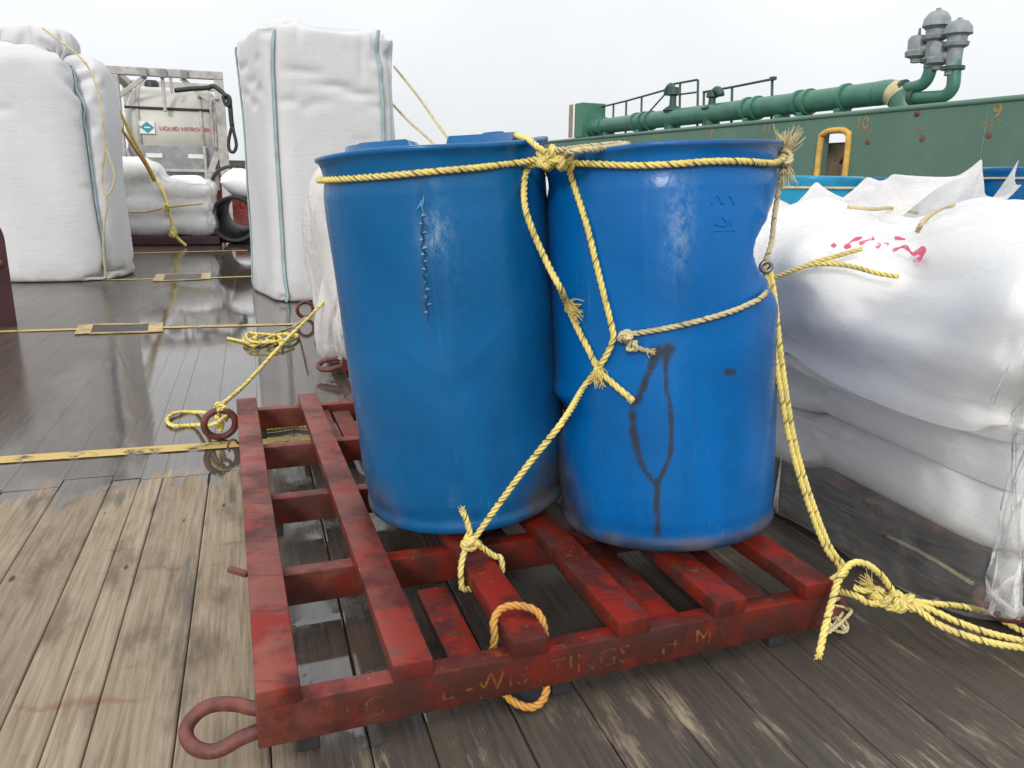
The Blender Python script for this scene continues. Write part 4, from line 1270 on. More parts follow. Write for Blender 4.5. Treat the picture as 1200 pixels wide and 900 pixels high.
# ================================================================== BIG WHITE BAGS
def big_bag_mesh(wd, dp, H, seed, p0=0.0003, npm=27, bulge=0.03, rnd=0.17):
    # rings of a square tube from the bottom centre up and over to the top centre
    r = np.random.default_rng(seed)
    npx = npm * 4
    nz = int(H / (wd / npm) * 0.85)
    nc = npm // 2
    def sq(s):
        t = np.linspace(0, 4, npx, endpoint=False)
        k = np.floor(t).astype(int); f = t - k
        P4 = np.array([[-1, -1], [1, -1], [1, 1], [-1, 1], [-1, -1]], float)
        q = P4[k] * (1 - f)[:, None] + P4[k + 1] * f[:, None]
        return q * np.array([wd / 2, dp / 2]) * s
    rings = []
    for i in range(1, nc): rings.append(np.c_[sq(i / nc), np.zeros(npx)])
    for i in range(nz + 1): rings.append(np.c_[sq(1.0), np.full(npx, H * i / nz)])
    for i in range(nc - 1, 0, -1): rings.append(np.c_[sq(i / nc), np.full(npx, H)])
    V = np.vstack([np.array([[0, 0, 0.0]])] + rings + [np.array([[0, 0, H]])])
    nr = len(rings)
    idx = 1 + np.arange(nr * npx).reshape(nr, npx)
    j = np.roll(idx, -1, 1)
    F = np.stack([idx[:-1], j[:-1], j[1:], idx[1:]], -1).reshape(-1, 4)
    top = len(V) - 1
    caps = [(0, idx[0][(k + 1) % npx], idx[0][k], idx[0][k]) for k in range(npx)] + [(idx[-1][k], idx[-1][(k + 1) % npx], top, top) for k in range(npx)]
    R0 = V.copy()
    R0[:, :2] *= 1.0
    V = V + r.normal(0, 0.012, V.shape)
    V[:, 2] = np.clip(V[:, 2], 0, H * 1.02)
    def press(X):
        return np.clip(H * 1.12 - X[:, 2], 0.02, None) * p0 / (wd / npm) ** 2
    hull = rbox((0, 0, (H - rnd) / 2 + 0.02), (wd / 2 + bulge, dp / 2 + bulge, (H + rnd) / 2 + 0.02), rnd)
    def inside(X):
        lean_ = 0.012 * np.sin(3.1 * X[:, 2] + seed)
        Y = X - np.stack([lean_, 0 * lean_, 0 * lean_], 1)
        d = hull(Y) - 0.007 * np.sin(5 * X[:, 2] + 4 * X[:, 0] + seed) - 0.006 * np.sin(7 * X[:, 1] - 3 * X[:, 2])
        h = d > 0
        if not h.any(): return X
        W = Y[h]; e = 0.004; d0 = hull(W)
        g = np.stack([hull(W + np.eye(3)[k] * e) - d0 for k in range(3)], 1)
        g /= np.linalg.norm(g, axis=1)[:, None] + 1e-9
        X = X.copy(); X[h] -= g * d[h][:, None]
        return X
    V = relax(V, F, 1.012, 60, 8, 0.02, 1.0, press, floor=0.0, collide=inside, damp=0.85, bend=0.008, shear=0.25, R0=R0)
    F = [tuple(f) for f in F.tolist()] + [(a, b, c) for a, b, c, d in caps[:npx]] + [(a, b, c) for a, b, c, d in caps[npx:]]
    return V, F, idx, nc, nz
def bag_object(V, F, idx, nc, nz, loc, yaw, label, straps, strapmat, loops=False, mat='bag'):
    o = mk('bulk_bag', V, F, MAT[mat], None, True, recenter=False)
    o.location = loc
    o.rotation_euler = (0, 0, yaw)
    subsurf(o, 1)
    tag(o, label, 'bag', 'tall white bulk bags')
    Q = np.array([f for f in F if len(f) == 4])
    N = vnorm(V, Q); N /= np.linalg.norm(N, axis=1)[:, None] + 1e-9
    npx = idx.shape[1]
    for (c, k0, k1, hw) in straps:
        rows = range(nc - 1 + int(k0 * nz), nc - 1 + int(k1 * nz) + 1)
        a = np.array([V[idx[i, c % npx]] + N[idx[i, c % npx]] * 0.022 for i in rows])
        a = spline(a[::2] if len(a) > 8 else a, 0.05)
        T = np.gradient(a, axis=0); T /= np.linalg.norm(T, axis=1)[:, None]
        nn = N[idx[nc - 1 + nz // 2, c % npx]]
        sd_ = np.cross(T, nn); sd_ /= np.linalg.norm(sd_, axis=1)[:, None]
        VV = np.concatenate([a - sd_ * hw, a + sd_ * hw, a + sd_ * hw - nn * 0.012, a - sd_ * hw - nn * 0.012])
        n = len(a)
        FF = []
        for i in range(n - 1):
            FF += [(i, i + 1, n + i + 1, n + i), (n + i, n + i + 1, 2 * n + i + 1, 2 * n + i), (3 * n + i, 3 * n + i + 1, i + 1, i)]
        mk('strap', VV, FF, MAT[strapmat], o, True)
    if loops:
        r = random.Random(len(label))
        for c in (0, npx // 4, npx // 2, 3 * npx // 4):
            for s in (1, 5):
                a = V[idx[nc - 1 + nz - 1, (c + s) % npx]]; b = V[idx[nc + nz + 2, (c + s + 1) % npx]]
                up = np.array([r.uniform(-.04, .04), r.uniform(-.04, .04), 0.025 + r.uniform(0, .03)])
                p = spline([a - [0, 0, 0.25], a, (a + b) / 2 + up, b, b * 0.8 + np.array([0, 0, b[2] * 0.2])], 0.03)
                m = MB()
                for q in range(len(p) - 1): m.bar(p[q], p[q + 1], 0.05, 0.012)
                mk('lifting_loop', m.V, m.F, MAT['strapw'], o, False)
    return o
bm1 = big_bag_mesh(1.15, 1.15, 2.50, 5, rnd=0.22)
npx = bm1[2].shape[1]
q4 = npx // 4
mid = bag_object(*bm1, (-1.87, 7.735, 0.0), R_(30), 'tall white bulk bag with teal edge straps behind the cracked drum', [(1, 0.0, 1.0, 0.017), (q4 - 4, 0.0, 1.0, 0.015), (3 * q4 + 2, 0.0, 1.0, 0.014)], 'strap')
bm2 = big_bag_mesh(1.30, 1.2, 2.70, 9, rnd=0.50)
lb = bag_object(*bm2, (-5.02, 8.72, 0.0), R_(14), 'tall white bulk bag at the left with brown tie cord hanging down', [(q4 - 2, 0.0, 0.96, 0.022), (3, 0.0, 1.0, 0.024)], 'strap')
lb2 = bag_object(*bm2, (-6.17, 11.0, 0.0), R_(18), 'white bulk bag half hidden behind the leftmost bulk bag', [(q4 + 2, 0.0, 1.0, 0.022)], 'strap')
lb2.scale = (1, 1, 0.87)
# cords
rope([P(50, 33, 7.9), P(70, 48, 7.85), P(95, 68, 7.8), P(110, 92, 7.75), P(119, 130, 7.7), P(122, 165, 7.7), P(128, 185, 7.7), P(134, 205, 7.7), P(131, 222, 7.7), P(124, 228, 7.7), P(120, 215, 7.7), P(121, 190, 7.7), P(124, 170, 7.7)], 'thin brown tie cord looped down the side of the left bulk bag', 'tan', r=0.010, dark=False, pitch=0.1)
rope([P(124, 227, 7.7), P(126, 240, 7.7), P(123, 258, 7.7), P(121, 290, 7.72), P(124, 326, 7.75)], 'grey cord end hanging below the loop on the left bulk bag', 'tan', r=0.010, dark=False, pitch=0.1)
def to_deck(a, b):                # carry a taut line on past b until it reaches the deck
    return b + (b - a) * (b[2] - 0.02) / (a[2] - b[2])
ga, gb = P(462, 78, 8.2), P(528, 166, 6.9)
rope([ga, P(490, 113, 7.6), gb, to_deck(ga, gb)], 'upper yellow guy rope slanting down from the middle bulk bag', 'tan', r=0.012, pitch=0.1)
ga, gb = P(460, 122, 8.2), P(512, 172, 7.1)
rope([ga, P(482, 145, 7.7), gb, to_deck(ga, gb)], 'lower yellow guy rope slanting down from the middle bulk bag', 'tan', r=0.012, pitch=0.1)

def drape(nu, nv, u0, u1, v0, v1, z0, sdf, margin, rest, steps, seed, pins=None, grav=2.5, bend=0.015, iters=12, nz=0.01, outer=None, fold=None):
    i, F = cgrid(nu, nv)
    gu, gv = np.meshgrid(np.linspace(u0, u1, nu), np.linspace(v0, v1, nv))
    V = np.stack([gu, gv, np.full_like(gu, z0)], -1).reshape(-1, 3)
    R0 = V.copy()
    if fold is not None:              # lay the sheet over the box to begin with: what sticks out hangs down the sides
        a0, a1, c0, c1 = fold
        cu, cv = np.clip(V[:, 0], a0, a1), np.clip(V[:, 1], c0, c1)
        du, dv = V[:, 0] - cu, V[:, 1] - cv
        dr_op = np.hypot(du, dv)
        V = np.stack([cu + du * 0.10, cv + dv * 0.10, V[:, 2] - dr_op], 1)
    V = V + np.random.default_rng(seed).normal(0, nz, V.shape)
    pn = None
    if pins is not None:
        ids, ps = [], []
        for (u, v, z, rad) in pins:
            k = np.argmin((V[:, 0] - u) ** 2 + (V[:, 1] - v) ** 2)
            ids.append(k); ps.append([u, v, z])
        pn = (np.array(ids), np.array(ps))
    V = relax(V, F, rest, steps, iters, 0.02, grav, None, 0.006, None, sdf_push(sdf, margin, outer), pn, 0.93, bend, 0.35, R0=R0)
    return V, F

# ================================================================== WHITE SACKS
def pillow(wd, ln, h, seed, nx=20, ny=28, p=0.9):
    r = np.random.default_rng(seed)
    gx, gy = np.meshgrid(np.linspace(-wd / 2, wd / 2, nx), np.linspace(-ln / 2, ln / 2, ny))
    top = np.stack([gx, gy, np.zeros_like(gx)], -1).reshape(-1, 3)
    i, F = cgrid(nx, ny)
    border = np.zeros((ny, nx), bool); border[0] = border[-1] = True; border[:, 0] = border[:, -1] = True
    mp = np.arange(nx * ny)
    inner = np.where(~border.ravel())[0]
    bot = top[inner]
    m2 = mp.copy(); m2[inner] = nx * ny + np.arange(len(inner))
    V = np.vstack([top + [0, 0, 0.01], bot - [0, 0, 0.01]]) + r.normal(0, 0.006, (nx * ny + len(inner), 3))
    FF = np.vstack([F, m2[F][:, ::-1]])
    R0 = np.vstack([top, bot])
    a = (wd / nx) ** 2
    V = relax(V, FF, 1.0, 60, 7, 0.02, 0, p * 0.012 / a * 0.05, floor=-h / 2, ceil=h / 2, damp=0.85, bend=0.01, shear=0.3, R0=R0)
    V[:, 2] += h / 2
    return V, FF
SK = [pillow(0.95, 1.06, 0.36, s, p=2.2) for s in (1, 2, 3)]
SK2 = [pillow(0.80, 0.90, 0.165, s, 18, 22) for s in (4, 5, 6)]
sack_meshes = {}
def put_sack(lib, k, loc, yaw, label, group, mat='sack', tilt=(0, 0)):
    key = (id(lib), k, mat)
    if key not in sack_meshes:
        V, F = lib[k]
        o = mk('sack', V, F, MAT[mat], None, True, recenter=False)
        sack_meshes[key] = o.data
    else:
        o = bpy.data.objects.new('sack', sack_meshes[key]); COL.objects.link(o)
    o.location = loc
    o.rotation_euler = (tilt[0], tilt[1], yaw)
    if lib is SK: o.scale = (0.88, 0.92, 1.15)
    subsurf(o, 1)
    return tag(o, label, 'sack', group)
# far stack, roped, on its own low pallet
FS = np.array([-6.15, 13.35, 0])
fx, fy = np.array([math.cos(DECK_YAW), math.sin(DECK_YAW), 0]), np.array([-math.sin(DECK_YAW), math.cos(DECK_YAW), 0])
lay = ('bottom', 'second', 'third', 'top')
posn = ('left', 'middle', 'right')
rr = random.Random(3)
for L_ in range(4):
    cnt = 3 if L_ < 3 else 2
    for c in range(cnt):
        off = (c - 1) * 0.66 - (0.10 if L_ == 3 else 0) + rr.uniform(-.05, .05) - 0.03 * L_
        loc = FS + fx * off + fy * rr.uniform(-.08, .05) + np.array([0, 0, 0.14 + L_ * 0.285])
        put_sack(SK, (L_ + c) % 3, tuple(loc), DECK_YAW + rr.choice([0, PI]) + rr.uniform(-.12, .12), 'plump white sack at the %s of the %s layer of the roped far stack' % (posn[c], lay[L_]), 'white sacks in the far stack', tilt=(rr.uniform(-.05, .05), rr.uniform(-.06, .06)))
m = MB()
m.box((0, 0, 0.08), (2.2, 1.0, 0.13), Matrix.Rotation(DECK_YAW, 3, 'Z'), 0.01)
m.V = [tuple(np.array(v) + FS) for v in m.V]
tag(m.build('low_pallet', MAT['maroon'], None), 'low dark pallet under the far stack of roped white sacks', 'pallet')
hb_ = [o for o in S.objects if o.get('group') == 'white sacks in the far stack']
fb = [rbox((((np.array(o.location) - FS) @ fx), ((np.array(o.location) - FS) @ fy), o.location.z + 0.19), (0.42, 0.47, 0.138), 0.13) for o in hb_]
def sdf_heap(X): return np.min([f(X) for f in fb], axis=0) - 0.02 * np.sin(9 * X[:, 0] + 4 * X[:, 2])
V7, F7 = drape(64, 56, -2.2, 2.2, -1.7, 1.7, 1.42, sdf_heap, 0.030, 1.07, 70, 61, nz=0.03, bend=0.004, outer=lambda X: 0.045 + 0 * X[:, 2], fold=(-0.95, 0.95, -0.42, 0.42))
w7 = np.array([fx, fy, [0, 0, 1]])
hw_ = mk('heap_wrap', V7 @ w7 + FS, F7, MAT['film4'], None, True)
subsurf(hw_, 1)
tag(hw_, 'cloudy plastic wrap pulled tight over the roped far stack of sacks', 'plastic film')
def fs(px, py, y=12.60): return P(px, py, y)
rs = rope([fs(136, 122, 11.6), fs(152, 155, 12.0), fs(168, 185, 12.4), fs(182, 210, 12.85), fs(190, 222, 12.7), fs(196, 240, 12.65), fs(200, 255, 12.65), fs(205, 275, 12.68), fs(218, 288, 12.7)], 'yellow rope over the top of the far white sack stack', 'yellow', r=0.026, dark=False, pitch=0.15)
knot(rs, fs(203, 274, 12.62), 0.06, 'yellow', 0.022, seed=51, n=2); knot(rs, fs(195, 243, 12.62), 0.05, 'yellow', 0.022, seed=52, n=2)
rope([fs(150, 248), fs(172, 248, 12.66), fs(195, 243, 12.62), fs(220, 240, 12.66), fs(238, 238, 12.75)], 'yellow rope girding the middle of the far white sack stack', 'tan', r=0.02, dark=False, pitch=0.15)
rope([fs(137, 143, 11.6), fs(156, 172, 12.0), fs(172, 196, 12.5), fs(180, 212, 12.85)], 'second strand of yellow rope slanting down to the far sack stack', 'orange', r=0.02, dark=False, pitch=0.15)

# ================================================================== FILM-WRAPPED SACKS ON THE RIGHT
def pf(O, yaw):
    A = np.array([[math.cos(yaw), -math.sin(yaw), 0], [math.sin(yaw), math.cos(yaw), 0], [0, 0, 1]])
    return lambda X: np.asarray(X) @ A.T + O
RW = pf(RP_O, RP_YAW)
rr = random.Random(12)
LAYN = ('bottom', 'second', 'third', 'fourth', 'top')
ROWN = ('front', 'middle', 'back')
tops = []
for L_ in range(5):
    for row in range(3):
        for cu in range(2):
            if cu == 1 and row > 0 and L_ < 4: continue
            u = 0.22 + cu * 0.80 + rr.uniform(-.055, .055)
            v = 0.32 + row * 0.70 + rr.uniform(-.05, .05)
            z = PZ + L_ * 0.145
            side = 'nearest the drums' if cu == 0 else 'away from the drums'
            put_sack(SK2, (L_ + row + cu) % 3, tuple(RW([u, v, z])), RP_YAW + rr.choice([0, PI]) + rr.uniform(-.10, .10), 'white sack at %s of the %s layer under film, %s' % (ROWN[row], LAYN[L_], side), 'white sacks under the film', tilt=(rr.uniform(-.03, .03), rr.uniform(-.03, .03)))
def lumps(X):
    u, v, z = X[:, 0], X[:, 1], X[:, 2]
    lay_ = 0.020 * np.cos(2 * PI * (z - PZ - 0.07) / 0.145)
    hump = 0.060 * np.cos(2 * PI * (v - 0.32) / 0.70) * np.cos(2 * PI * (u - 0.2) / 0.82) + 0.02 * np.sin(9 * u + 4 * v) + 0.018 * np.sin(7 * v - 5 * u + 1)
    return lay_, hump
box1 = rbox((0.62, 1.02, 0.50), (0.82, 1.12, 0.395), 0.20)
def sdf_pile(X):
    a, h = lumps(X)
    tw = np.clip((X[:, 2] - 0.70) / 0.15, 0, 1)
    return box1(X) - a * (1 - tw) - h * tw - 0.012 * np.sin(8 * X[:, 1] + 11 * X[:, 2])
V, F = drape(92, 108, -0.47, 1.75, -0.36, 2.42, 0.93, sdf_pile, 0.012, 1.05, 85, 3, bend=0.005, nz=0.014, outer=lambda X: 0.034 + 0.02 * np.clip(0.75 - X[:, 2], 0, 1), fold=(-0.20, 1.44, -0.10, 2.14))
cover = mk('cover_sheet', RW(V), F, MAT['cover'], None, True)
subsurf(cover, 1)
tag(cover, 'white plastic cover sheet spread over the sack load beside the drums', 'sheet')
bpy.context.view_layer.update()
Vc = RW(V)
bvC = BVHTree.FromPolygons(Vc.tolist(), F.tolist())
V2, F2 = drape(96, 112, -0.90, 1.75, -0.86, 2.42, 0.95, sdf_pile, 0.036, 1.06, 90, 8, nz=0.016, bend=0.0015, outer=lambda X: 0.058 + 0.26 * np.clip(0.50 - X[:, 2], 0, 1), fold=(-0.22, 1.46, -0.12, 2.16))
fl = mk('stretch_film', RW(V2), F2, MAT['film'], None, True)
subsurf(fl, 1)
tag(fl, 'clear wrinkled plastic film hanging over the white sack load', 'plastic film')
V6, F6 = drape(80, 90, -0.46, 1.72, -0.42, 2.3, 0.97, sdf_pile, 0.060, 1.075, 80, 44, nz=0.02, bend=0.002, outer=lambda X: 0.085 + 0.05 * np.clip(0.8 - X[:, 2], 0, 1), fold=(-0.24, 1.46, -0.14, 2.16))
f6 = mk('film_layer', RW(V6), F6, MAT['film3'], None, True)
subsurf(f6, 1)
tag(f6, 'short loose upper layer of clear plastic over the white cover sheet', 'plastic film')
# cloudy sheet bunched up along the back of the load, pulled into three peaks
box2 = rbox((0.50, 2.25, 0.62), (0.86, 0.55, 0.335), 0.12)
def sdf_back(X):
    return box2(X) - 0.04 * np.sin(6 * X[:, 0] + 1) * np.cos(5 * X[:, 1]) - 0.02 * np.sin(13 * X[:, 0] + 7 * X[:, 1])
iRW = lambda p: np.array([(p - RP_O)[:2] @ [math.cos(RP_YAW), math.sin(RP_YAW)], (p - RP_O)[:2] @ [-math.sin(RP_YAW), math.cos(RP_YAW)], p[2]])
pk = []
for (x, y, Y) in ((958, 206, 3.55), (1018, 203, 3.70), (1042, 201, 3.72), (1152, 184, 3.55), (1196, 183, 3.62), (1135, 206, 3.4), (1200, 215, 3.4)):
    q = iRW(P(x, y, Y)); pk.append((q[0], q[1], q[2], 0))
V3, F3 = drape(104, 64, -0.85, 1.75, 1.35, 2.95, 1.02, sdf_back, 0.02, 1.10, 75, 21, pins=pk, bend=0.004, nz=0.022, grav=2.5, fold=(-0.40, 1.40, 1.2, 2.85))
bk = mk('crumpled_sheet', RW(V3), F3, MAT['film2'], None, True)
subsurf(bk, 1)
tag(bk, 'cloudy plastic sheet bunched into peaks at the back of the sack load', 'plastic film')
core = MB()
core.box((0.50, 2.25, 0.60), (1.5, 0.9, 0.60), None, 0.1)
oc = mk('sack', RW(np.array(core.V)), core.F, MAT['sack'], None, True)
subsurf(oc, 1)
tag(oc, 'bulky white sack under the cloudy bunched sheet at the back', 'sack')
b3 = BVHTree.FromPolygons(RW(V3).tolist(), F3.tolist())
bvF = BVHTree.FromPolygons(RW(V6).tolist(), F6.tolist())
top_b = [bvC, bvF, b3]
def onT(x, y, off=0.012): return cast(top_b, x, y, off, 4.2)
rope([onT(912, 325), onT(935, 316), onT(955, 311), onT(975, 311), onT(1000, 313), onT(1030, 321), onT(1054, 327)], 'thin yellow rope lying across the front of the white cover', 'yellow', r=0.007, dark=False)
rope([onT(938, 315), onT(960, 307), onT(985, 301), onT(1010, 295)], 'thin yellow rope branching back over the white cover sheet', 'yellow', r=0.007, dark=False)
rope([onT(992, 246), onT(1020, 247), onT(1045, 246), onT(1075, 248)], 'dull cord lying flat across the bunched cloudy sheet', 'tan', r=0.007, dark=False)
rope([onT(1075, 276), onT(1085, 262), onT(1100, 250), onT(1120, 243)], 'dull cord rising over the bunched sheet towards its tallest peak', 'tan', r=0.007, dark=False)
rope([P(1040, 628, 2.20), P(1075, 645, 2.06), P(1108, 664, 1.93), P(1140, 684, 1.82)], 'pale cord slanting under the clear film near the brown eye', 'tan', r=0.006, dark=False)
# red marker strokes on the white cover
def strokes(lines):
    m = MB()
    for ln in lines:
        p = spline([(x, y, 0) for x, y in ln], 2.0)
        t = np.gradient(p, axis=0); t /= np.linalg.norm(t, axis=1)[:, None] + 1e-9
        nx = np.stack([-t[:, 1], t[:, 0]], 1)
        wv = 2.4 * (1 + 0.4 * np.sin(np.arange(len(p)) * 0.9))
        V = []
        for q, n_, h in zip(p, nx, wv):
            V.append(cast([bvF], q[0] - n_[0] * h, q[1] - n_[1] * h * 0.7, 0.011)); V.append(cast([bvF], q[0] + n_[0] * h, q[1] + n_[1] * h * 0.7, 0.011))
        m.add(V, [(2 * i, 2 * i + 2, 2 * i + 3, 2 * i + 1) for i in range(len(p) - 1)])
    return m
Z = lambda L: [(880 + x / 3, 150 + y / 3) for x, y in L]
ms_ = strokes([Z([(285, 415), (300, 426)]), Z([(330, 432), (350, 408), (390, 392)]), Z([(340, 420), (345, 432)]), Z([(378, 416), (405, 405), (432, 396)]), Z([(440, 430), (458, 413), (485, 418)]), Z([(505, 396), (545, 401)]), Z([(496, 440), (530, 428), (548, 428), (575, 452), (590, 440), (608, 428), (612, 448), (596, 470), (576, 477)]), Z([(595, 440), (605, 455)])])
inv = np.array(f6.location)
mk('red_marking', np.asarray(ms_.V) - inv, ms_.F, MAT['redpen'], f6, True)

# ================================================================== CRUMPLED LOAD BEHIND THE LEFT DRUM
LW = pf(LP_O, LP_YAW)
boxL = rbox((0.62, 0.62, 0.66), (0.66, 0.66, 0.52), 0.22)
def sdf_load(X): return boxL(X) - 0.05 * np.sin(7 * X[:, 2] + 3 * X[:, 1]) - 0.03 * np.sin(11 * X[:, 1] + 5 * X[:, 0])
V4, F4 = drape(76, 76, -0.95, 2.0, -0.95, 2.0, 1.26, sdf_load, 0.02, 1.06, 85, 31, nz=0.03, bend=0.004, outer=lambda X: 0.06 + 0.08 * np.clip(0.6 - X[:, 2], 0, 1), fold=(-0.08, 1.32, -0.08, 1.32))
ld = mk('wrapped_load', LW(V4), F4, MAT['film2'], None, True)
subsurf(ld, 1)
tag(ld, 'crumpled pinkish plastic wrapped load behind the cracked drum', 'load')
for k in range(3):
    put_sack(SK, k, tuple(LW([0.62, 0.62, 0.17 + k * 0.31])), LP_YAW, 'white sack in the %s of the crumpled load behind the cracked drum' % ('bottom', 'middle', 'top')[k], 'sacks in the crumpled load')

# ================================================================== MORE BLUE DRUMS BEHIND THE SACKS
def far_drum(px, y, Y, mat, label, sc=1.0):
    p = P(px, y, Y)
    m = MB()
    prof = drum_profile()[::3]
    m.lathe([(a, b) for a, b in prof], 56)
    o = mk('blue_drum', m.V, m.F, mat, None, True, recenter=False)
    o.location = (p[0], p[1], p[2] - DH)
    return tag(o, label, 'drum', 'blue drums behind the sacks')
for px, y, Y, mt, lb in ((948, 206, 4.55, 'teal', 'teal blue drum just right of the crushed drum beneath the wall window'), (1035, 209, 4.75, 'blueL', 'dark blue drum behind the bunched sheet, second from the window'),
                         (1118, 208, 4.9, 'blueL', 'dark blue drum partly hidden behind the tallest sheet peak'), (1215, 196, 4.6, 'blueL', 'dark blue drum at the far right edge behind the sacks')):
    d_ = far_drum(px, y, Y, MAT[mt], lb)
    q = [np.array(d_.location) + np.array([0.297 * math.cos(t), 0.297 * math.sin(t), 0.905]) for t in np.linspace(0, 2 * PI, 40, endpoint=False)]
    rope(q, 'pale rope tied round the ' + lb.split(' drum')[0] + ' drum ' + ('beneath the window' if mt == 'teal' else lb.split(' drum ')[1]), 'tan', r=0.007, closed=True, dark=False)
for k, (px, Y) in enumerate(((948, 4.55), (1118, 4.9))):
    c = P(px, 206, Y)
    copy_pallet((c[0] - 0.5 - 0.25 * k, c[1] - 0.55, 0), R_(20), ('steel pallet under the teal drum behind the sacks', 'steel pallet under the dark blue drums behind the sacks')[k])
for o in S.objects:
    if o.get('group') == 'blue drums behind the sacks': o.location.z = max(o.location.z, PZ)

# ================================================================== MAROON POST AT THE LEFT EDGE
c = G(10, 384)
m = MB()
prof = []
x0, x1, ht = -0.55, 0.062, 0.82
for t in np.linspace(0, PI / 2, 9): prof.append((x1 - 0.14 + 0.14 * math.sin(t) * 1.0, ht - 0.20 + 0.20 * math.cos(t)))
out = [(x0, 0.0), (x0, ht)] + prof + [(x1, 0.0)]
n = len(out)
V = [(x, 0, z) for x, z in out] + [(x, 0.34, z) for x, z in out]
F = [tuple(range(n - 1, -1, -1)), tuple(range(n, 2 * n))] + [(k, (k + 1) % n, n + (k + 1) % n, n + k) for k in range(n)]
post = empty('steel_post', tuple(c + [-0.02, 0.02, 0]), R_(34), 'dark maroon steel post with rounded shoulder at the far left', 'post')
m.add([(-a[0] if False else a[0], a[1], a[2]) for a in V], F)
auto_smooth(m.build('body', MAT['maroon'], post))
m = MB(); m.box((-0.25, 0.17, 0.012), (0.62, 0.30, 0.024), None, 0.004); m.build('base_plate', MAT['maroon'], post)
m = MB(); m.lathe([(0.0, 0.018), (0.03, 0.014), (0.034, 0.0)], 16, (0.0, -0.001, 0.46), Matrix.Rotation(PI / 2, 3, 'X')); m.build('pin_boss', MAT['rust'], post, True)
m = MB(); m.box((-0.04, -0.003, 0.70), (0.05, 0.006, 0.035), None, 0.002); m.build('label_plate', MAT['white'], post)

# ================================================================== TANK CONTAINER AT THE BACK
TY = 14.9
tl, tr_ = P(134, 103, TY), P(258, 106, TY)
TZ = 3.0
tk = empty('tank_container', (float(tl[0]), float(tl[1]), 0), R_(19.5), 'cream liquid nitrogen tank in a white lifting frame at the back', 'tank container')
TD = 2.1
for TW in np.linspace(1.5, 3.2, 400):
    e_ = tl + TW * np.array([math.cos(R_(19.5)), math.sin(R_(19.5)), 0]) - CAM
    if 600 + FPX * (e_ @ RI2) / (e_ @ FW) > 257: break
TW = float(TW)
TK = 25.0 / TY
def bar(name, a, b, wd=0.12, ht=0.12, mat='frame'):
    m = MB(); m.bar(a, b, wd, ht, 0.01)
    return m.build(name, MAT[mat], tk)
for x in (0.0, TW):
    for y in (0.0, TD): bar('corner_post', (x, y, 0), (x, y, TZ - 0.14), 0.17, 0.17)
for y in (0, TD):
    bar('top_beam', (-0.085, y, TZ - 0.06), (TW + 0.085, y, TZ - 0.06), 0.18, 0.16)
    bar('bottom_beam', (0.086, y, 0.12), (TW - 0.086, y, 0.12), 0.16, 0.18)
for x in (0, TW):
    bar('top_beam', (x, 0.092, TZ - 0.06), (x, TD - 0.092, TZ - 0.06), 0.16, 0.15)
    bar('bottom_beam', (x, 0.086, 0.12), (x, TD - 0.086, 0.12), 0.15, 0.16)
mx_ = TW * 0.47
bar('brace', (mx_ - 0.30, -0.03, TZ - 0.15), (mx_ - 0.95, -0.03, TZ - 0.72), 0.06, 0.09)
bar('brace', (mx_ + 0.30, -0.03, TZ - 0.15), (mx_ + 0.98, -0.03, TZ - 0.80), 0.06, 0.09)
bar('brace', (mx_ - 0.02, -0.035, TZ - 0.145), (mx_ - 0.02, -0.035, 2.15), 0.06, 0.08)
bar('brace', (mx_ + 0.12, -0.034, TZ - 0.145), (mx_ + 0.12, -0.034, 2.55), 0.05, 0.06)
bar('brace', (TW - 0.09, -0.02, 1.38), (mx_ + 0.55, -0.02, 0.55), 0.06, 0.12)
bar('brace', (0.09, -0.02, 1.38), (mx_ - 0.55, -0.02, 0.55), 0.06, 0.12)
bar('upright', (mx_ + 0.60, -0.03, 0.3), (mx_ + 0.60, -0.03, 1.46), 0.05, 0.07)
bar('rail', (mx_ - 0.2, -0.03, 0.93), (mx_ + 0.9, -0.03, 0.93), 0.05, 0.06)
for x in (mx_ - 0.32, mx_, mx_ + 0.36):
    m = MB(); m.box((x, -0.12, TZ - 0.08), (0.12, 0.08, 0.18), None, 0.015); m.build('lug', MAT['cab'], tk)
tk.scale = (TK, TK, (1.065 + (TZ - 1.065) * TK) / TZ)
tk.location = (float(tl[0]) * TK, float(tl[1]) * TK, 0)
# tank shell: axis across the frame
A = Matrix.Rotation(PI / 2, 3, 'Y')
m = MB()
R1 = 0.93
xs = [(0.0, -0.14), (0.3, -0.12), (0.6, -0.06), (0.82, 0.04), (R1, 0.14), (R1, TW - 0.40), (0.82, TW - 0.28), (0.6, TW - 0.19), (0.3, TW - 0.13), (0.0, TW - 0.11)]
m.lathe(xs, 48, (0.16, 0.98, 1.83), A)
tank = auto_smooth(m.build('tank', MAT['tank'], tk), 50)
for x in (0.33, TW - 0.36):
    m = MB(); m.lathe([(R1 + 0.002, -0.03), (R1 + 0.022, -0.03), (R1 + 0.022, 0.03), (R1 + 0.002, 0.03)], 48, (x, 0.98, 1.83), A); m.build('band', MAT['frame'], tank, True)
m = MB(); m.bar((0.12, 0.12, 2.23), (TW - 0.14, 0.12, 2.23), 0.06, 0.05, 0.01); m.build('bumper_rail', MAT['dark'], tank)
m = MB(); m.bar((mx_ + 0.55, 0.22, 2.50), (TW - 0.26, 0.22, 2.50), 0.05, 0.05, 0.01); m.build('bumper_rail', MAT['cab'], tank)
m = MB(); m.tube(spline([(TW - 0.18, 0.2, 2.4), (TW - 0.10, 0.15, 2.2), (TW - 0.12, 0.12, 1.7), (TW - 0.12, 0.12, 1.1)], 0.05), 0.03, 10); m.build('pipe', MAT['frame'], tk, True)
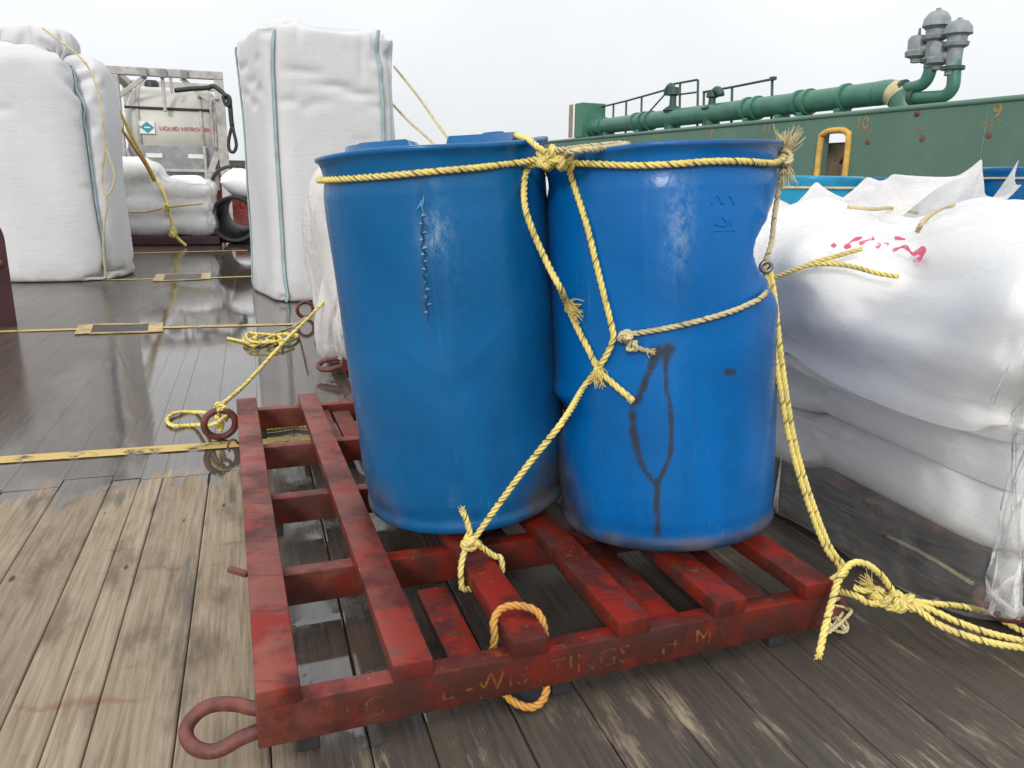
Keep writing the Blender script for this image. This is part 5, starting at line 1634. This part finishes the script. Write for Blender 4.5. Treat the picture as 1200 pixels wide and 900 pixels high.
m = MB(); m.tube(spline([(TW - 0.02, -0.12, 2.45), (TW - 0.16, -0.12, 2.40), (TW - 0.17, -0.12, 1.9), (TW - 0.17, -0.12, 1.4)], 0.05), 0.02, 8); m.build('pipe', MAT['frame'], tk, True)
m = MB(); m.lathe([(0.0, 0.12), (0.10, 0.11), (0.13, 0.05), (0.13, -0.05)], 20, (mx_ - 0.28, 0.9, 2.78)); m.build('valve_cap', MAT['dark'], tk, True)
m = MB(); m.box((TW / 2, 0.55, 0.98), (TW - 0.24, 1.0, 0.95), None, 0.02); cab = m.build('cabinet', MAT['cab'], tk)
for x in (0.55, TW - 0.5):
    m = MB(); m.box((x, 0.046, 1.24), (0.28, 0.012, 0.09), None, 0.003); m.build('plate', MAT['white'], cab)
yfront = 0.98 - R1 * math.cos(math.asin((1.85 - 1.83) / R1)) - 0.006
lettering('LIQUID NITROGEN', 0.108, face_mtx((mx_ - 0.16, yfront - 0.012, 1.78), (1, 0, 0), (0, 0.1, 1)), MAT['redtext'], tk, 0.98, extr=0.004)
m = MB(); m.box((0, 0, 0), (0.26, 0.008, 0.26), None, 0.002); e = m.build('emblem_panel', MAT['white'], tk); e.location = (mx_ - 0.36, yfront - 0.010, 1.82)
m = MB(); m.box((0, -0.006, 0), (0.17, 0.006, 0.17), Matrix.Rotation(PI / 4, 3, 'Y'), 0.001); m.build('diamond', MAT['tealtext'], e)
m = MB(); m.box((0, -0.012, 0), (0.10, 0.005, 0.025)); m.build('bar', MAT['white'], e)
# wire sling hanging from the frame corner
sx = P(262, 112, 24.1)
sl_ = [P(205, 106, 24.4), P(225, 104, 24.4), P(243, 103, 24.3), P(250, 101, 24.3), P(258, 106, 24.2), P(265, 113, 24.1), P(269, 120, 24.1), P(271, 140, 24.1), P(272, 148, 24.1)]
sg = mk('wire_sling', *tube(spline(sl_, 0.06), 0.07, 8), MAT['wire'], None, True)
tag(sg, 'black wire lifting sling hanging from the tank frame corner', 'sling')
lp_ = [P(272, 148, 24.1), P(268, 165, 24.1), P(269, 176, 24.1), P(274, 178, 24.1), P(277, 170, 24.1), P(274, 155, 24.1)]
sub_world('loop', *tube(spline(lp_, 0.05, True), 0.05, 8, closed=True), MAT['wire'], sg)
sub_world('shackle', *tube(spline([P(262, 112, 24.0), P(268, 113, 24.0), P(270, 120, 24.0), P(267, 124, 24.0), P(263, 119, 24.0)], 0.04, True), 0.055, 8, closed=True), MAT['wire'], sg)

# red container behind, coated pipe, white bundle
rc0 = P(243, 232, 27.5)
rb = empty('red_container', (float(rc0[0]) + 0.9, float(rc0[1]), 0), R_(16), 'small red container standing behind the tank frame', 'container')
rb.scale = (1.25, 1.25, 1.12)
m = MB(); m.box((0, 0.6, 0.72), (2.0, 1.2, 1.40), None, 0.02); m.build('body', MAT['redbox'], rb)
for k in range(9):
    m = MB(); m.box((-0.88 + k * 0.22, -0.016, 0.72), (0.09, 0.035, 1.2), None, 0.008); m.build('rib', MAT['redbox'], rb)
for z in (0.04, 1.40):
    m = MB(); m.box((0, -0.02, z), (2.04, 0.09, 0.10), None, 0.01); m.build('rail', MAT['redbox'], rb)
pc = P(274, 257, 13.4)
ax = np.array([-math.sin(R_(16)), math.cos(R_(16)), 0.0])
m = MB()
Ap = Matrix((Vector((math.cos(R_(16)), math.sin(R_(16)), 0)), Vector((0, 0, -1)), Vector(ax))).transposed()
m.lathe([(0.33, 0.6), (0.33, 0.0), (0.345, -0.012), (0.375, -0.012), (0.385, 0.0), (0.385, 4.0), (0.33, 4.0), (0.33, 0.6)], 40, pc, Ap)
pp = m.build('coated_pipe', MAT['black'], None, True)
auto_smooth(pp, 50)
tag(pp, 'open end of a thick black pipe lying beyond the middle bulk bag', 'pipe')
m = MB(); m.box(tuple(pc + ax * 1.2 + np.array([0, 0, -0.385 - (pc[2] - 0.385) / 2])), (1.0, 0.3, max(0.05, pc[2] - 0.387)), Matrix.Rotation(R_(16), 3, 'Z'), 0.01)
tag(m.build('timber_chock', MAT['maroon'], None), 'dark chock under the thick black pipe', 'chock')
V5, F5 = pillow(0.9, 1.3, 0.60, 77, 16, 20, p=2.0)
o = mk('sack', V5, F5, MAT['sack'], None, True, recenter=False); subsurf(o, 1)
o.location = (float(pc[0]) - 0.10, float(pc[1]) + 0.85, float(pc[2]) + 0.30); o.rotation_euler = (0.05, 0.1, R_(20))
tag(o, 'white wrapped bundle lying on top of the thick black pipe', 'sack')
m = MB(); q = [np.array(o.location) + np.array([0.44 * math.cos(t), -0.28, 0.28 + 0.30 * math.sin(t)]) for t in np.linspace(0.1, PI - 0.1, 20)]
m.tube(q, 0.03, 8); tag(m.build('tie_strap', MAT['wire'], None, True), 'black tie strap across the white bundle on the pipe', 'strap')

# ================================================================== GREEN BULWARKS
WA, WB = G(1200, 110, 2.6), G(640, 165, 2.6)
wd_ = (WA - WB); wd_[2] = 0; wd_ /= np.linalg.norm(wd_)         # from far to near
wn = np.array([wd_[1], -wd_[0], 0])
if wn @ (np.array([0, 0, 0]) - WA) < 0: wn = -wn                # towards the camera
WO = np.array([WB[0], WB[1], 0]) - wd_ * 9
WLEN = float(np.linalg.norm((WA - WB)[:2]) + 9 + 14)
wall = empty('bulwark', tuple(WO), 0, 'long green steel bulwark along the right side of the deck', 'bulwark')
XF = Matrix((Vector(wd_), Vector(-wn), Vector((0, 0, 1)))).transposed()
wall.rotation_euler = XF.to_euler()
def wl(p): q = np.asarray(p) - WO; return np.array([q @ wd_, -(q @ wn), q[2]])     # world to wall frame
def hit(x, y, off=0.0):       # point of the inboard wall face seen at (x, y), in the wall frame
    d = ray(x, y); t = ((WO - CAM) @ wn) / (d @ wn)
    return wl(CAM + t * d) + [0, -off, 0]
# the framed opening
a, b = hit(957, 215), hit(997, 152)
wx0, wx1, wz0, wz1 = a[0], b[0], 0.55, b[2]
TH = 0.22
def wp(name, x0, x1, z0, z1, mat='green', y0=0.0, y1=TH, bev=0.0):
    m = MB(); m.box(((x0 + x1) / 2, (y0 + y1) / 2, (z0 + z1) / 2), (x1 - x0, y1 - y0, z1 - z0), None, bev)
    return m.build(name, MAT[mat], wall)
def plates(x0, x1):
    n = max(1, int(round((x1 - x0) / 2.9)))
    for k in range(n):
        a, b = x0 + (x1 - x0) * k / n, x0 + (x1 - x0) * (k + 1) / n
        wp('plating', a, b, 0, 2.56)
        if k:
            m = MB(); m.tube([(a, 0.0, 0.0), (a, 0.0, 2.55)], 0.012, 6); m.build('weld_seam', MAT['green'], wall, True)
plates(0, wx0)
plates(wx1, WLEN)
wp('plating', wx0, wx1, wz1, 2.56)
wp('plating', wx0, wx1, 0, wz0)
m = MB(); m.tube([(0, 0.02, 2.545), (WLEN, 0.02, 2.545)], 0.055, 12); m.build('top_rail', MAT['green'], wall, True)
wp('top_rail', 0, WLEN, 2.561, 2.60, 'green', 0.03, 0.95)
fr_ = [(wx0, -0.02, wz0), (wx0, -0.02, wz1 - 0.22), (wx0 + 0.06, -0.02, wz1 - 0.06), (wx0 + 0.22, -0.02, wz1), (wx1 - 0.22, -0.02, wz1), (wx1 - 0.06, -0.02, wz1 - 0.06), (wx1, -0.02, wz1 - 0.22), (wx1, -0.02, wz0)]
m = MB(); m.tube(spline(fr_, 0.05), 0.065, 10); m.build('opening_frame', MAT['orangepaint'], wall, True)
# gear seen through the opening
gl = []
m = MB(); m.box((wx0 - 0.02, 0.62, (wz0 + wz1) / 2 - 0.05), (0.85, 0.4, wz1 - wz0 - 0.30), None, 0.08)
g_ = m.build('stowed_canvas', MAT['tanthing'], wall, True)
m = MB(); m.bar((wx0 + 0.30, 0.30, wz1 - 0.65), (wx0 + 0.62, 0.30, wz1 - 0.18), 0.05, 0.06, 0.01); m.build('hook', MAT['dark'], wall)
wp('lower_board', wx0 + 0.03, wx1 - 0.03, wz0, wz0 + 0.75, 'dark', 0.20, 0.30)
# numbers and stencils
def wtext(s, x, y, size, mat='stencil'):
    q = hit(x, y, 0.004)
    return lettering(s, size, face_mtx(q, (1, 0, 0)), MAT[mat], wall, 1.0, extr=0.002)
wtext('9', 1161, 140, 0.38); wtext('10', 1002, 152, 0.34); wtext('11', 893, 156, 0.32)
wtext('12', 826, 162, 0.34); wtext('13', 764, 165, 0.34)
for (x, y) in ((1008, 157), (1072, 153), (1150, 149)):
    wtext('SWL 5T', x, y, 0.105)
    q = hit(x + 9, y + 9, 0.0)
    m = MB(); m.lathe([(0.0, 0.012), (0.05, 0.010), (0.07, 0.0)], 16, q, Matrix.Rotation(PI / 2, 3, 'X')); m.build('eye_plate', MAT['pen'], wall, True)
m = MB(); q = hit(1075, 133, 0.0); m.lathe([(0.0, 0.03), (0.05, 0.02), (0.06, 0.0)], 12, q, Matrix.Rotation(PI / 2, 3, 'X')); m.build('eye_plate', MAT['rust'], wall, True)
# port bulwark far away behind the tank
pb = P(274, 188, 40)
m = MB(); m.bar((pb[0] - 14, pb[1] - 4, pb[2] / 2), (pb[0] + 10, pb[1] + 3, pb[2] / 2), 0.6, pb[2])
tag(m.build('bulwark', MAT['dkgreen'], None), 'dark green bulwark across the far end of the deck', 'bulwark')

# ------- big green pipe on top of the bulwark
def topx(x):                                     # distance along the wall where its top edge appears at image x
    best, bd = 0, 1e9
    for s in np.linspace(0, WLEN, 700):
        p = WO + wd_ * s + np.array([0, 0, 2.6]) - CAM
        dep = p @ FW
        if dep < 1: continue
        px = 600 + FPX * (p @ RI2) / dep
        if abs(px - x) < bd: best, bd = s, abs(px - x)
    return best
def wempty(name, label, cat, group=None):
    e = empty(name, tuple(WO), 0, label, cat, group); e.rotation_euler = XF.to_euler(); return e
gp = wempty('green_pipe', 'thick green pipe running along the top of the bulwark', 'pipe')
PR, PZc, PYc = 0.235, 2.60 + 0.33, 0.42
sE = topx(1013)
s0 = topx(676)
m = MB(); m.tube([(s0, PYc, PZc), (sE - 0.1, PYc, PZc)], PR, 24); auto_smooth(m.build('pipe_run', MAT['greenp'], gp), 50)
m = MB(); m.tube(spline([(sE - 0.1, PYc, PZc), (sE + 0.18, PYc, PZc), (sE + 0.42, PYc, PZc - 0.10), (sE + 0.55, PYc, PZc - 0.34), (sE + 0.56, PYc, PZc - 0.5)], 0.06), PR * 1.02, 24); m.build('elbow', MAT['greenp'], gp, True)
m = MB(); m.tube(spline([(sE + 0.26, PYc - 0.0, PZc - 0.01), (sE + 0.36, PYc, PZc - 0.06), (sE + 0.44, PYc, PZc - 0.13)], 0.03), PR * 1.05, 24, False); m.build('painted_band', MAT['paleband'], gp, True)
for px in (684, 694, 732, 740, 748, 858, 870, 918, 930, 972):
    s = topx(px)
    m = MB(); m.tube([(s - 0.05, PYc, PZc), (s + 0.05, PYc, PZc)], PR + 0.045, 24); auto_smooth(m.build('flange', MAT['greenp'], gp), 50)
for px in (700, 738, 775, 820, 862, 900, 925, 970):
    s = topx(px)
    m = MB(); m.box((s, PYc, 2.60 + 0.055), (0.16, 0.36, 0.115), None, 0.01); m.build('saddle', MAT['greenp'], gp)
# left end housing
e = wempty('green_locker', 'green steel housing at the far end of the pipe', 'housing')
sa, sb = topx(669), topx(684)
m = MB(); m.box(((sa + sb) / 2, 0.45, 2.605 + 0.55), (max(0.5, (sb - sa) * 0.55), 0.9, 1.09), None, 0.02); m.build('body', MAT['greenp'], e)
m = MB(); m.box((sa + 0.0, -0.02, 2.605 + 0.55), (0.22, 0.05, 1.06), None, 0.01); m.build('edge_strip', MAT['tanthing'], e)
# vents
def vent(x0, y0, pts, head, side, label):
    e = wempty('gooseneck_vent', label, 'vent', 'gooseneck vents at the end of the pipe')
    def at(x, y, back):
        d = ray(x, y); t = ((WO - wn * back - CAM) @ wn) / (d @ wn); return wl(CAM + t * d)
    p = [at(x, y, PYc) for x, y in pts]
    m = MB(); m.tube(spline(p, 0.05), 0.115, 16); m.build('vent_pipe', MAT['greenp'], e, True)
    m = MB(); m.tube([p[0] + [-0.02, 0, 0], p[0] + [0.06, 0, 0]], 0.17, 16); auto_smooth(m.build('flange', MAT['dkgreen'], e), 50)
    hb = at(*head[0], PYc)
    ht_ = at(*head[1], PYc)
    H = ht_[2] - hb[2]
    m = MB(); m.lathe([(0.13, -0.55), (0.13, -0.10), (0.20, -0.06), (0.215, 0.0), (0.17, 0.03), (0.17, 0.10), (0.235, 0.16), (0.245, 0.34 * H), (0.225, 0.62 * H), (0.15, 0.84 * H), (0.05, 0.93 * H), (0.04, H), (0.0, H * 1.02)], 24, hb)
    auto_smooth(m.build('vent_head', MAT['grey'], e), 45)
    m = MB(); m.tube([hb + [0, 0, -0.46], hb + [0, 0, -0.40]], 0.20, 16); auto_smooth(m.build('flange', MAT['dkgreen'], e), 50)
    sb_ = at(*side, PYc)
    m = MB(); m.lathe([(0.0, -0.26), (0.09, -0.25), (0.10, -0.18), (0.20, -0.14), (0.21, -0.06), (0.17, -0.02), (0.18, 0.16), (0.14, 0.22), (0.03, 0.24), (0.02, 0.36), (0, 0.36)], 24, sb_)
    auto_smooth(m.build('side_valve', MAT['grey'], e), 45)
    m = MB(); m.tube([sb_ + [0, 0, 0], (sb_ + hb + [0, 0, -0.25]) / 2, hb + [0, 0, -0.2]], 0.10, 12); m.build('branch', MAT['grey'], e, True)
    return e
vent(0, 0, [(1058, 104), (1072, 102), (1083, 97), (1089, 86), (1092, 70), (1094, 58)], ((1096, 42), (1098, 10)), (1075, 57), 'left grey domed vent on a green swan-neck pipe')
vent(0, 0, [(1070, 115), (1090, 114), (1107, 112), (1116, 103), (1118, 90), (1119, 70)], ((1121, 50), (1124, 21)), (1099, 65), 'right grey domed vent on a green swan-neck pipe')
# railing and valve
rl = wempty('handrail', 'thin steel handrail with posts beside the green pipe', 'railing')
def at2(x, y, back=0.75):
    d = ray(x, y); t = ((WO - wn * back - CAM) @ wn) / (d @ wn); return wl(CAM + t * d)
def rtube(name, pts, r=0.03):
    m = MB(); m.tube([at2(*p) for p in pts], r, 8); return m.build(name, MAT['dkgreen'], rl, True)
rtube('top_rail', [(694, 128), (735, 118), (778, 106), (786, 99)])
rtube('top_rail', [(786, 99), (817, 93.5)])
rtube('top_rail', [(824, 108), (858, 102), (906, 92.5)])
for (x, y0, y1) in ((703, 126, 150), (719, 122, 148), (734, 118, 146), (752, 113, 146), (797, 97, 145), (818, 93.5, 143), (825, 107, 141), (858, 101, 138), (905, 91.5, 133)):
    rtube('post', [(x, y0), (x - 1, y1 + 14)], 0.034)
rtube('mid_rail', [(786, 112), (817, 108)], 0.025)
rtube('brace', [(750, 143), (778, 112)], 0.025)
m = MB(); q = at2(906, 92); m.box(q, (0.14, 0.1, 0.08)); m.build('post_cap', MAT['dkgreen'], rl)
def valve(x, ytop, ybot, label, head):
    e = wempty('valve', label, 'valve', 'valves on the green pipe')
    a, b = at2(x, ybot, PYc), at2(x, ytop, PYc)
    H = b[2] - a[2]
    m = MB(); m.lathe([(0.0, -0.2), (0.20, -0.2), (0.20, 0.0), (0.12, 0.06), (0.10, 0.25 * H), (0.22, 0.30 * H), (0.22, 0.42 * H), (0.10, 0.50 * H), (0.09, 0.75 * H), (0.16, 0.80 * H), (0.15, H), (0, H)], 20, a)
    auto_smooth(m.build('valve_body', MAT['dkgreen'], e), 45)
    m = MB(); m.tube(spline([a + [0, 0, H * 0.9], a + [head * 0.5, 0, H * 1.05], a + [head, 0, H * 0.95], a + [head * 1.1, 0, H * 0.80]], 0.05), 0.10, 10); m.build('spout', MAT['dkgreen'], e, True)
    m = MB(); m.tube([a + np.array([0.24 * math.cos(t), 0.24 * math.sin(t), H * 0.36]) for t in np.linspace(0, 2 * PI, 24, endpoint=False)], 0.03, 8, closed=True); m.build('handwheel', MAT['dkgreen'], e, True)
valve(833, 108, 138, 'dark green valve with bent spout beside the handrail end', 0.30)
valve(787, 103, 144, 'dark valve behind the taller handrail section', -0.28)
print('objects', len(S.objects), 'planks', nplank)
